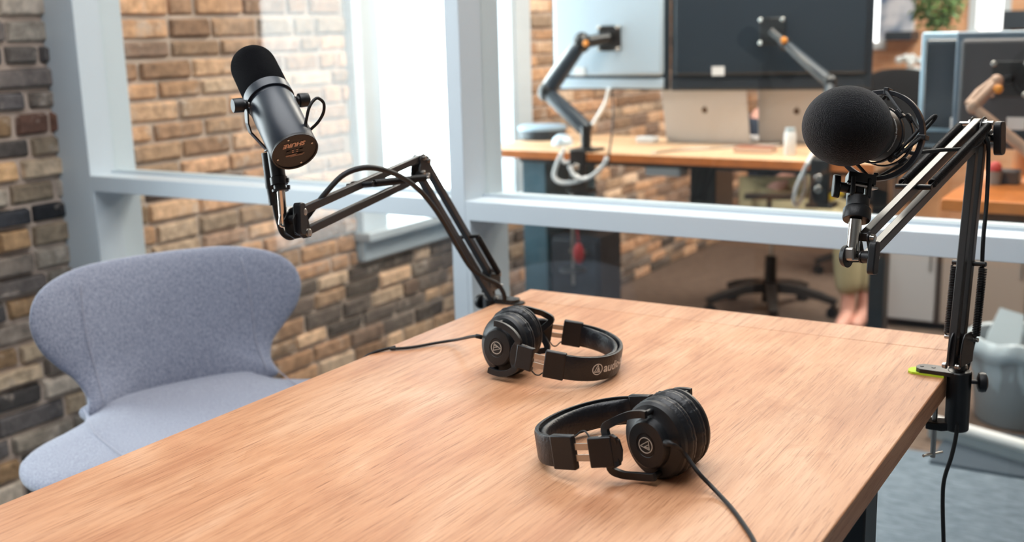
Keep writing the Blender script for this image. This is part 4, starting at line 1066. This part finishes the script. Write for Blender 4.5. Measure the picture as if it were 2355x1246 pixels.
# white cables
def cable(label, pts, r=.006, m_=None, sub=6):
    m = MB(); m.tube(pts, r, 10, sub=sub); return simple('cable', label, 'cable', m, m_ or M_WHITE, 'cables hanging from the office desk', angle=180)
cable('thick white cable looping lowest under the left monitor arm clamp', [aty(*q, 4.005) for q in ((1292, 352), (1278, 385), (1275, 408), (1292, 420), (1325, 418), (1350, 408))], .0095)
cable('white cable rising in a curve right of the left monitor arm clamp', [aty(*q, 3.99) for q in ((1310, 382), (1320, 402), (1342, 412), (1365, 402), (1388, 380), (1396, 362))], .0085)
cable('short white cable hooked over the desk edge left of the clamp', [aty(*q, 4.01) for q in ((1298, 340), (1291, 360), (1300, 374), (1320, 368), (1335, 362))], .0075)
cable('white cable dropping from the silver monitor to the desk', [aty(1400, 203, 4.33), aty(1394, 232, 4.35), aty(1378, 262, 4.42), aty(1360, 292, 4.44), atz(1350, 312, 1.01)], .0085)
cable('dark cable dropping from the silver monitor over the desk edge', [aty(1407, 203, 4.33), aty(1410, 250, 4.32), aty(1408, 300, 4.16), aty(1402, 345, 4.01), aty(1398, 385, 4.01)], .004, M_RUB)
cable('pale cable hanging from the right end of the office desk', [atz(1872, 345, 1.005), aty(1862, 366, 4.02), aty(1848, 395, 4.01), aty(1832, 430, 4.02), aty(1826, 462, 4.06), aty(1834, 470, 4.16), aty(1850, 440, 4.24), aty(1852, 400, 4.28)], .0075)
cable('grey cable lying across the front of the left laptop', [atz(1800, 334, 1.005), atz(1740, 334, 1.005), atz(1690, 337, 1.005), atz(1640, 341, 1.005), atz(1560, 345, 1.005), atz(1500, 352, 1.004)], .004, M_STEEL)
# slim stand, red bag
c = aty(1318, 622, 4.075); zz = c.z
t = thing('hanging_rod', 'slim grey rod with a dark disc hanging under the office desk', 'rod', (c.x, c.y, .966))
m = MB(); m.lathe([(0, 0), (.050, 0), (.056, .006), (.052, .016), (0, .016)], (c.x, c.y, zz-.006), (0, 0, 1), 28); m.build('disc', M_BLKM, t)
m = MB(); m.cyl((c.x, c.y, zz-.06), (c.x, c.y, .966), .0065, seg=14); m.build('rod', M_STEEL, t)
rc_ = aty(1331, 583, 4.035)
m = MB(); m.ell(rc_, (.024, .018, .045), seg=20, rings=14); m.tube([rc_+V((0, 0, .05)), rc_+V((-.01, 0, .12)), V((c.x, c.y-.01, rc_.z+.16))], .004, 8, sub=3); simple('red_pouch', 'small red pouch hanging beside the slim grey rod', 'pouch', m, mat('red_cloth', (150, 44, 50), .8))
ta, tb_ = aty(1934, 442, 5.62), aty(1790, 512, 5.62)
t = thing('poster_tube', 'white tube with a yellow tip lying across the chair arms just above the white rail', 'tube', tb_)
m = MB(); m.tube([tb_, ta], .015, 14); m.build('tube', M_WHITE, t)
m = MB(); m.tube([ta.lerp(tb_, .22), ta+(ta-tb_)*.01], .0165, 14); m.build('cap', mat('yellow_cap', (232, 200, 40), .5), t)

# ------------------------------------------------ office chairs
def office_chair(label, cx, cy, rz, back=True):
    t = thing('office_chair', label, 'office chair', (cx, cy, 0), 'office chairs behind the glass')
    c = V((cx, cy, 0)); f = V((math.cos(rz), math.sin(rz), 0)); s = V((-math.sin(rz), math.cos(rz), 0)); Z = V((0, 0, 1))
    m = MB(); m.cyl(c+Z*.055, c+Z*.16, .045, .038, 24); m.cyl(c+Z*.15, c+Z*.30, .032, .030, 24); hub = m.build('hub', M_CHAIRP, t, weld=False)
    m = MB(); m.cyl(c+Z*.29, c+Z*.44, .014, seg=18); m.build('gas_lift', M_CHROME, t)
    for k in range(5):
        a = rz+2*PI*k/5+math.radians(24); d = V((math.cos(a), math.sin(a), 0)); sd = Z.cross(d)
        m = MB(); m.sweep([c+d*.03+Z*.135, c+d*.14+Z*.130, c+d*.26+Z*.105, c+d*.345+Z*.078], sd, lambda u: [(-.028+.012*u, -.028+.006*u), (.028-.012*u, -.028+.006*u), (.028-.012*u, .028-.006*u), (-.028+.012*u, .028-.006*u)])
        lg = m.build('leg', M_CHAIRP, t, bev=.004)
        m = MB(); p = c+d*.325
        for e in (-1, 1): m.cyl(p+Z*.028+sd*e*.008, p+Z*.028+sd*e*.026, .028, seg=20)
        m.cyl(p+Z*.03, p+Z*.075, .008, seg=10); m.build('caster', M_BLK, lg, weld=False)
    def Mx(o): return Matrix(((s.x, f.x, 0, o.x), (s.y, f.y, 0, o.y), (0, 0, 1, o.z), (0, 0, 0, 1)))
    m = MB(); m.span((-.24, -.23, -.035), (.24, .25, .035), Mx(c+Z*.475)); m.build('seat', mat('chair_mesh', (22, 24, 28), .9), t, bev=.03, bseg=4)
    if back:
        vs, fs = pillow(outl([(.235, .02), (.25, .25), (.235, .50), (.15, .58), (0, .60), (-.15, .58), (-.235, .50), (-.25, .25), (-.235, .02), (0, -.02)], 4), lambda a, b, q: c+s*a+f*(-.24-.10*b+.5*a*a+q)+Z*(.60+b), .045, 8)
        m = MB(); m.add(vs, fs); m.build('backrest', mat('chair_mesh', (22, 24, 28)), t, angle=180)
        m = MB(); m.tube([c-f*.05+Z*.44, c-f*.26+Z*.46, c-f*.31+Z*.62, c-f*.32+Z*.85], .018, 12, sub=4); m.build('back_bracket', M_CHAIRP, t)
    for e in (-1, 1):
        m = MB(); m.tube([c+s*e*.22+Z*.45, c+s*e*.29+Z*.46, c+s*e*.29+Z*.64], .012, 10, sub=3); m.span((-.035, -.12, -.012), (.035, .12, .012), Mx(c+s*e*.29+Z*.655)); m.build('armrest', M_CHAIRP, t, weld=False)
    return t
c1 = V((-1.895, 5.63, 0))
office_chair('dark office chair with five-leg base under the seated person', c1.x, c1.y, math.radians(-24-160+20))
office_chair('dark office chair whose backrest shows right of the navy monitor', -1.66, 6.80, math.radians(-100))

# ------------------------------------------------ seated person behind the desk (mostly hidden by the monitors)
def skin_body(name, m_, parent, chain, edges, radii, sub=2, root=0):
    me = bpy.data.meshes.new(name); inv = PM[parent.name].inverted()
    me.from_pydata([tuple(inv@V(p)) for p in chain], edges, []); me.update()
    me.skin_vertices.new() if hasattr(me.skin_vertices, 'new') and not me.skin_vertices else None
    o = bpy.data.objects.new(name, me); COL.objects.link(o); o.parent = parent; PM[o.name] = PM[parent.name]
    sk = o.modifiers.new('skin', 'SKIN'); sd = me.skin_vertices[0].data
    for i, r in enumerate(radii): sd[i].radius = (r, r) if not isinstance(r, tuple) else r; sd[i].use_root = (i == root)
    sk.use_smooth_shade = True
    q = o.modifiers.new('subd', 'SUBSURF'); q.levels = sub; q.render_levels = sub
    me.materials.append(m_); return o
M_SKIN = mat('skin', (214, 160, 144), .5); M_KHAKI = mat('khaki_cloth', (160, 150, 118), .85, bump=.3, bscale=60); M_SHIRT = mat('navy_shirt', (36, 44, 58), .9)
pc2 = V((-1.91, 5.72, 0))
per = thing('person', 'person in pale khaki trousers with bare ankles, legs showing below the white rail', 'person', pc2)
hip = pc2+V((0, 0, .56)); fd = V((.9, -.30, 0)).normalized(); sdv = V((.30, .9, 0)).normalized()
fl = atz(1938, 748, .03); frt = atz(1976, 742, .03)
kneeL = V((fl.x-.03, fl.y+.13, .50)); kneeR = V((frt.x-.02, frt.y+.15, .50))
ch = [hip, hip+V((0, 0, .16)), hip+V((0, 0, .34)), hip+V((0, 0, .47)), hip+V((0, -.02, .55)), hip+V((0, -.03, .64)), hip+V((0, -.03, .74))]
rad = [.14, .13, .15, .10, .055, .075, .060]; ed_ = [(0, 1), (1, 2), (2, 3), (3, 4), (4, 5), (5, 6)]
def addp(p, r, j): ch.append(V(p)); rad.append(r); ed_.append((j, len(ch)-1)); return len(ch)-1
for e, kn, ft in ((-1, kneeL, fl), (1, kneeR, frt)):
    a = addp(hip+sdv*e*.10+fd*.06, .085, 0); b = addp(kn, .058, a); b2 = addp(kn.lerp(V((ft.x, ft.y+.09, .09)), .35), .052, b); d = addp(V((ft.x, ft.y+.09, .13)), .034, b2); g = addp(V((ft.x, ft.y+.08, .065)), .038, d); h = addp(V((ft.x, ft.y, .040)), .036, g); addp(V((ft.x, ft.y-.09, .028)), .026, h)
    s1 = addp(hip+sdv*e*.18+V((0, 0, .45)), .055, 3); s2 = addp(hip+sdv*e*.24+fd*.10+V((0, 0, .22)), .042, s1); s3 = addp(hip+sdv*e*.14+fd*.36+V((0, 0, .30)), .032, s2); hdn = addp(hip+sdv*e*.11+fd*.44+V((0, 0, .32)), .030, s3)
    for q in range(5):
        off = (q-2)*.017; ln = (.045, .07, .078, .072, .058)[q if e > 0 else 4-q]
        k1 = addp(ch[hdn]+sdv*off+fd*.035, .009, hdn); k2 = addp(ch[hdn]+sdv*off*1.15+fd*(.035+ln*.6)-V((0, 0, .006)), .008, k1); addp(ch[hdn]+sdv*off*1.15+fd*(.035+ln)-V((0, 0, .020)), .007, k2)
skin_body('body', M_SKIN, per, ch, ed_, rad)
c_ = []; e2 = []; r2 = []
def ad(p, r, j=None):
    c_.append(V(p)); r2.append(r)
    if j is not None: e2.append((j, len(c_)-1))
    return len(c_)-1
ad(hip, .165)
for e, kn, ft in ((-1, kneeL, fl), (1, kneeR, frt)):
    a = ad(hip+sdv*e*.10+fd*.06, .108, 0); b = ad(kn, .082, a); b2 = ad(kn.lerp(V((ft.x, ft.y+.09, .13)), .4), .076, b); ad(V((ft.x, ft.y+.09, .155)), .064, b2)
skin_body('trousers', M_KHAKI, per, c_, e2, r2)
c_ = []; e2 = []; r2 = []
ad(hip+V((0, 0, .02)), .16); ad(hip+V((0, 0, .18)), .155, 0); ad(hip+V((0, 0, .36)), .17, 1); ad(hip+V((0, 0, .47)), .115, 2); ad(hip+V((0, 0, .505)), .075, 3)
for e in (-1, 1):
    s1 = ad(hip+sdv*e*.185+V((0, 0, .45)), .075, 3); s2 = ad(hip+sdv*e*.24+fd*.10+V((0, 0, .22)), .060, s1); ad(hip+sdv*e*.16+fd*.31+V((0, 0, .285)), .046, s2)
skin_body('shirt', M_SHIRT, per, c_, e2, r2)
hc_ = hip+V((0, -.03, .73))
m = MB(); m.ell(hc_, (.075, .092, .108), seg=24, rings=16); hd = m.build('head', M_SKIN, per, angle=180)
m = MB(); m.ell(hc_+V((0, .018, .025)), (.083, .092, .100), seg=24, rings=16); m.build('hair', mat('dark_hair', (44, 32, 26), .7), hd, angle=180)
m = MB(); m.tube([hc_+V((0, -.088, .012)), hc_+V((0, -.108, -.018)), hc_+V((0, -.092, -.028))], [.008, .013, .009], 10)
for e in (-1, 1): m.ell(hc_+V((e*.078, .0, 0)), (.010, .020, .030), seg=12, rings=8)
m.build('nose_and_ears', M_SKIN, hd, weld=False)
m = MB()
for e in (-1, 1): m.ell(hc_+V((e*.030, -.084, .018)), (.011, .008, .008), seg=12, rings=8)
m.build('eyes', mat('eye_dark', (40, 34, 32), .2), hd, weld=False)
m = MB(); m.ell(hc_+V((0, -.084, -.050)), (.024, .010, .007), seg=16, rings=8); m.build('mouth', mat('lips', (170, 96, 90), .5), hd)

# ------------------------------------------------ low cabinet along the middle of the office
t = thing('low_cabinet', 'long low cabinet with grey and beige doors behind the glass', 'cabinet', (-.4, 5.74, 0))
m = MB(); m.span((-1.31, 5.62, .03), (.60, 6.03, .47)); m.build('carcass', mat('dark_brown_frame', (70, 60, 56), .6), t, bev=.003)
for i, (a, b, cc) in enumerate(((-1.30, -1.065, (184, 184, 186)), (-1.035, -.66, (166, 152, 142)), (-.63, -.25, (166, 152, 142)), (-.22, .18, (166, 152, 142)), (.2, .58, (166, 152, 142)))):
    m = MB(); m.span((a, 5.595, .045), (b, 5.62, .455)); d_ = m.build('door', mat('door_grey' if i == 0 else 'door_beige', cc, .6), t, bev=.002)
    m = MB(); m.span((b-.03, 5.585, .30), (b-.02, 5.597, .38)); m.build('handle', M_STEEL, d_)
t = thing('shelf_cabinet', 'tan cabinet with a pale top near the back wall', 'cabinet', (-1.7, 7.6, 0))
m = MB(); m.span((-2.02, 7.45, 0), (-1.42, 7.8, .94)); m.build('carcass', mat('tan_wood', (196, 148, 110), .6, vary=.1, vscale=6), t, bev=.003)
m = MB(); m.span((-2.04, 7.43, .94), (-1.40, 7.82, 1.0)); m.build('top', mat('cream_top', (224, 212, 196), .4), t, bev=.003)
c = aty(2088, 215, 7.6)
t = thing('vase', 'cream vase with pale flowers on the tan cabinet', 'vase', (c.x, 7.6, 1.0))
m = MB(); m.lathe([(0, 0), (.05, 0), (.07, .03), (.07, .08), (.035, .13), (.03, .14), (0, .14)], (c.x, 7.6, 1.0), (0, 0, 1), 28); m.build('body', mat('cream_glaze', (226, 196, 158), .3), t)
m = MB()
for k in range(9): m.ell((c.x+rng.uniform(-.07, .07), 7.6+rng.uniform(-.05, .05), 1.19+rng.uniform(-.03, .07)), (.028, .028, .024), seg=10, rings=8)
m.build('flowers', mat('pale_petals', (206, 214, 218), .8), t, weld=False)
# wall poster and dark shelf
p0, p1 = aty(2022, 90, 8.27), aty(2098, 70, 8.27)
def poster_mat():
    m = bpy.data.materials.new('poster_print'); m.use_nodes = True; n = m.node_tree; b = n.nodes['Principled BSDF']
    z = n.nodes.new('ShaderNodeTexNoise'); z.inputs['Scale'].default_value = 5; t_ = n.nodes.new('ShaderNodeTexCoord'); n.links.new(t_.outputs['Object'], z.inputs['Vector'])
    r = n.nodes.new('ShaderNodeValToRGB'); e = r.color_ramp.elements; e[0].position = .40; e[0].color = L((70, 104, 142)); e[1].position = .56; e[1].color = L((206, 212, 224)); n.links.new(z.outputs[0], r.inputs[0]); n.links.new(r.outputs[0], b.inputs['Base Color']); return m
m = MB(); m.span((p0.x, 8.265, p0.z), (p1.x, 8.285, p0.z+.42)); t = thing('poster', 'blue and white poster on the back wall left of the plant', 'poster', (p0.x, 8.28, p0.z)); m.build('print', poster_mat(), t)
m = MB(); m.span((p0.x-.01, 8.28, p0.z-.01), (p1.x+.01, 8.298, p0.z+.43)); m.build('frame', M_WHITE, t)
c = aty(2072, 86, 8.1); m = MB(); m.span((c.x-.10, 8.05, c.z-.02), (c.x+.08, 8.299, c.z+.04)); simple('wall_shelf', 'small dark shelf below the blue and white poster', 'shelf', m, M_NAVY, bev=.003)
c = aty(2335, 50, 7.8); m = MB(); m.span((c.x-.12, 8.10, c.z-.05), (c.x+.4, 8.299, c.z+.07)); simple('wall_speaker', 'dark box on the back wall right of the tall bright window', 'speaker', m, M_NAVY, bev=.004)
# hanging plant
c = aty(2155, 30, 6.6)
t = thing('hanging_plant', 'bushy green plant hanging above the right-hand monitors', 'plant', V((c.x, 6.6, c.z)))
m = MB(); R2 = random.Random(5)
for k in range(900):
    a = R2.uniform(0, 2*PI); e = R2.uniform(-1, 1); rr = R2.uniform(.35, 1)**.6; s = (1-e*e)**.5
    p = V((c.x+.135*rr*s*math.cos(a), 6.6+.13*rr*s*math.sin(a), c.z+.09+.20*rr*e)); q = V((R2.uniform(-1, 1), R2.uniform(-1, 1), R2.uniform(-1, .4))).normalized(); w = q.orthogonal().normalized(); ln = R2.uniform(.03, .05)
    m.add([p, p+q*ln*.5+w*ln*.24, p+q*ln, p+q*ln*.5-w*ln*.24, p+q*ln*.5+q.cross(w)*ln*.06], [(0, 1, 4), (1, 2, 4), (2, 3, 4), (3, 0, 4)])
m.build('foliage', mat('leaf_green', (72, 104, 48), .6, vary=.4, vscale=20), t, angle=180, weld=False)
m = MB(); m.lathe([(0, .26), (.08, .26), (.11, .38), (.105, .38), (0, .37)], (c.x, 6.6, c.z), (0, 0, 1), 24); m.build('pot', M_WHITE, t)
m = MB(); m.tube([V((c.x, 6.6, c.z+.37)), V((c.x, 6.6, TOPZ))], .004, 8); m.build('cord', M_RUB, t)

# ------------------------------------------------ second desk at the right
t = thing('office_desk', 'orange-brown standing desk at the right edge behind the glass', 'desk', (.2, 3.6, 0))
m = MB(); m.span((-.625, 3.30, .965), (1.4, 3.98, 1.0)); m.build('desk_top', mat('orange_wood', (206, 122, 58), .45, vary=.12, vscale=14), t, bev=.004)
m = MB(); m.span((.1, 3.4, .03), (.2, 3.6, .965)); m.span((.09, 3.3, 0), (.21, 3.95, .03)); m.build('leg', M_BLKM, t, weld=False)
m = MB(); m.span((1.2, 3.4, .03), (1.3, 3.6, .965)); m.span((1.19, 3.3, 0), (1.31, 3.95, .03)); m.build('leg', M_BLKM, t, weld=False)
m = MB(); m.span((-.55, 3.40, .925), (1.3, 3.45, .965)); m.build('desk_frame', M_BLKM, t)
c = atz(2318, 425, 1.0); m = MB(); m.span((c.x-.035, c.y, 1.0), (c.x+.03, c.y+.06, 1.042)); simple('small_box', 'small dark box on the orange-brown desk', 'box', m, M_NAVY, bev=.004)
c = atz(2284, 425, 1.0); t = thing('pen_cup', 'grey cup topped with a round red item on the orange-brown desk', 'cup', (c.x, c.y+.02, 1.0))
m = MB(); m.lathe([(0, 0), (.020, 0), (.023, .040), (.021, .040), (.019, .004), (0, .004)], (c.x, c.y+.02, 1.0), (0, 0, 1), 24); m.build('cup', mat('cup_grey', (150, 146, 142), .5), t)
m = MB(); m.ell((c.x, c.y+.02, 1.050), (.019, .019, .019), seg=20, rings=12); m.build('red_ball', mat('coral_red', (220, 84, 84), .5), t)
c = atz(2342, 400, 1.0); m = MB(); m.lathe([(0, 0), (.032, 0), (.034, .003), (.034, .09), (.031, .09), (.030, .006), (0, .006)], (c.x+.01, c.y+.02, 1.0), (0, 0, 1), 28); simple('mug', 'tan mug at the right edge of the orange-brown desk', 'mug', m, mat('tan_glaze', (206, 156, 112), .4))
# waste bin with liner
bcx, bcy = -.52, 4.46
t = thing('waste_bin', 'grey waste bin with a pale plastic liner on the floor behind the glass', 'bin', (bcx, bcy, 0))
m = MB(); m.lathe([(0, .002), (.150, .002), (.158, .012), (.190, .325), (.184, .325), (.152, .016), (0, .012)], (bcx, bcy, 0), (0, 0, 1), 48); m.build('bucket', mat('bin_grey', (150, 158, 164), .5), t)
m = MB(); vs = []; fs = []; n_ = 72
for i, (r, z_) in enumerate(((.150, .06), (.178, .20), (.184, .30), (.188, .332), (.197, .330), (.204, .295), (.206, .262))):
    for k in range(n_):
        a = 2*PI*k/n_; w = .004*math.sin(a*9+i)+.003*math.sin(a*23+i*2)+(.004*math.sin(a*5) if i > 4 else 0)
        vs.append((bcx+(r+w)*math.cos(a), bcy+(r+w)*math.sin(a), z_+(.008*math.sin(a*7) if i in (3, 6) else 0)))
for i in range(6):
    for k in range(n_): fs.append((i*n_+k, i*n_+(k+1) % n_, (i+1)*n_+(k+1) % n_, (i+1)*n_+k))
m.add(vs, fs); ln_ = m.build('liner', mat('liner_plastic', (180, 194, 203), .25), t, angle=180)
so_ = ln_.modifiers.new('thick', 'SOLIDIFY'); so_.thickness = .001
m = MB(); m.add([(-.68, 4.47, .20), (-.54, 4.44, .18), (-.53, 4.50, .395), (-.62, 4.52, .41), (-.66, 4.53, .30), (-.60, 4.56, .2)], [(0, 1, 2, 3), (3, 2, 5, 4), (0, 3, 4), (1, 5, 2), (0, 4, 5, 1)]); simple('paper_sheet', 'crumpled pale paper sticking out of the waste bin', 'paper', m, mat('pale_paper', (198, 212, 220), .8), angle=20)
b0, b1 = atz(2140, 972, .05), atz(2420, 1052, .05)
t = thing('metal_bar', 'white metal bar lying on the floor in front of the waste bin', 'bar', (b0.x, b0.y, 0))
m = MB(); m.tube([V((b0.x, b0.y, .062)), V((b1.x, b1.y, .062))], .021, 20); m.build('tube', M_WHITE, t)
m = MB(); dd = (b1-b0).normalized(); m.bar(V((b0.x, b0.y, .022)), V((b1.x, b1.y, .022)), .030, .044, V((-dd.y, dd.x, 0))); m.build('rail', mat('rail_grey', (140, 150, 156), .4), t, bev=.002)
m = MB(); m.span((-.72, 3.845, 0), (1.2, 4.25, .010)); simple('dark_floor_patch', 'flat dark grey patch on the carpet under the white metal bar', 'mat', m, mat('patch_grey', (62, 74, 86), .95), bev=.003)  # thin dark grey slab, flat on the carpet around the white bar
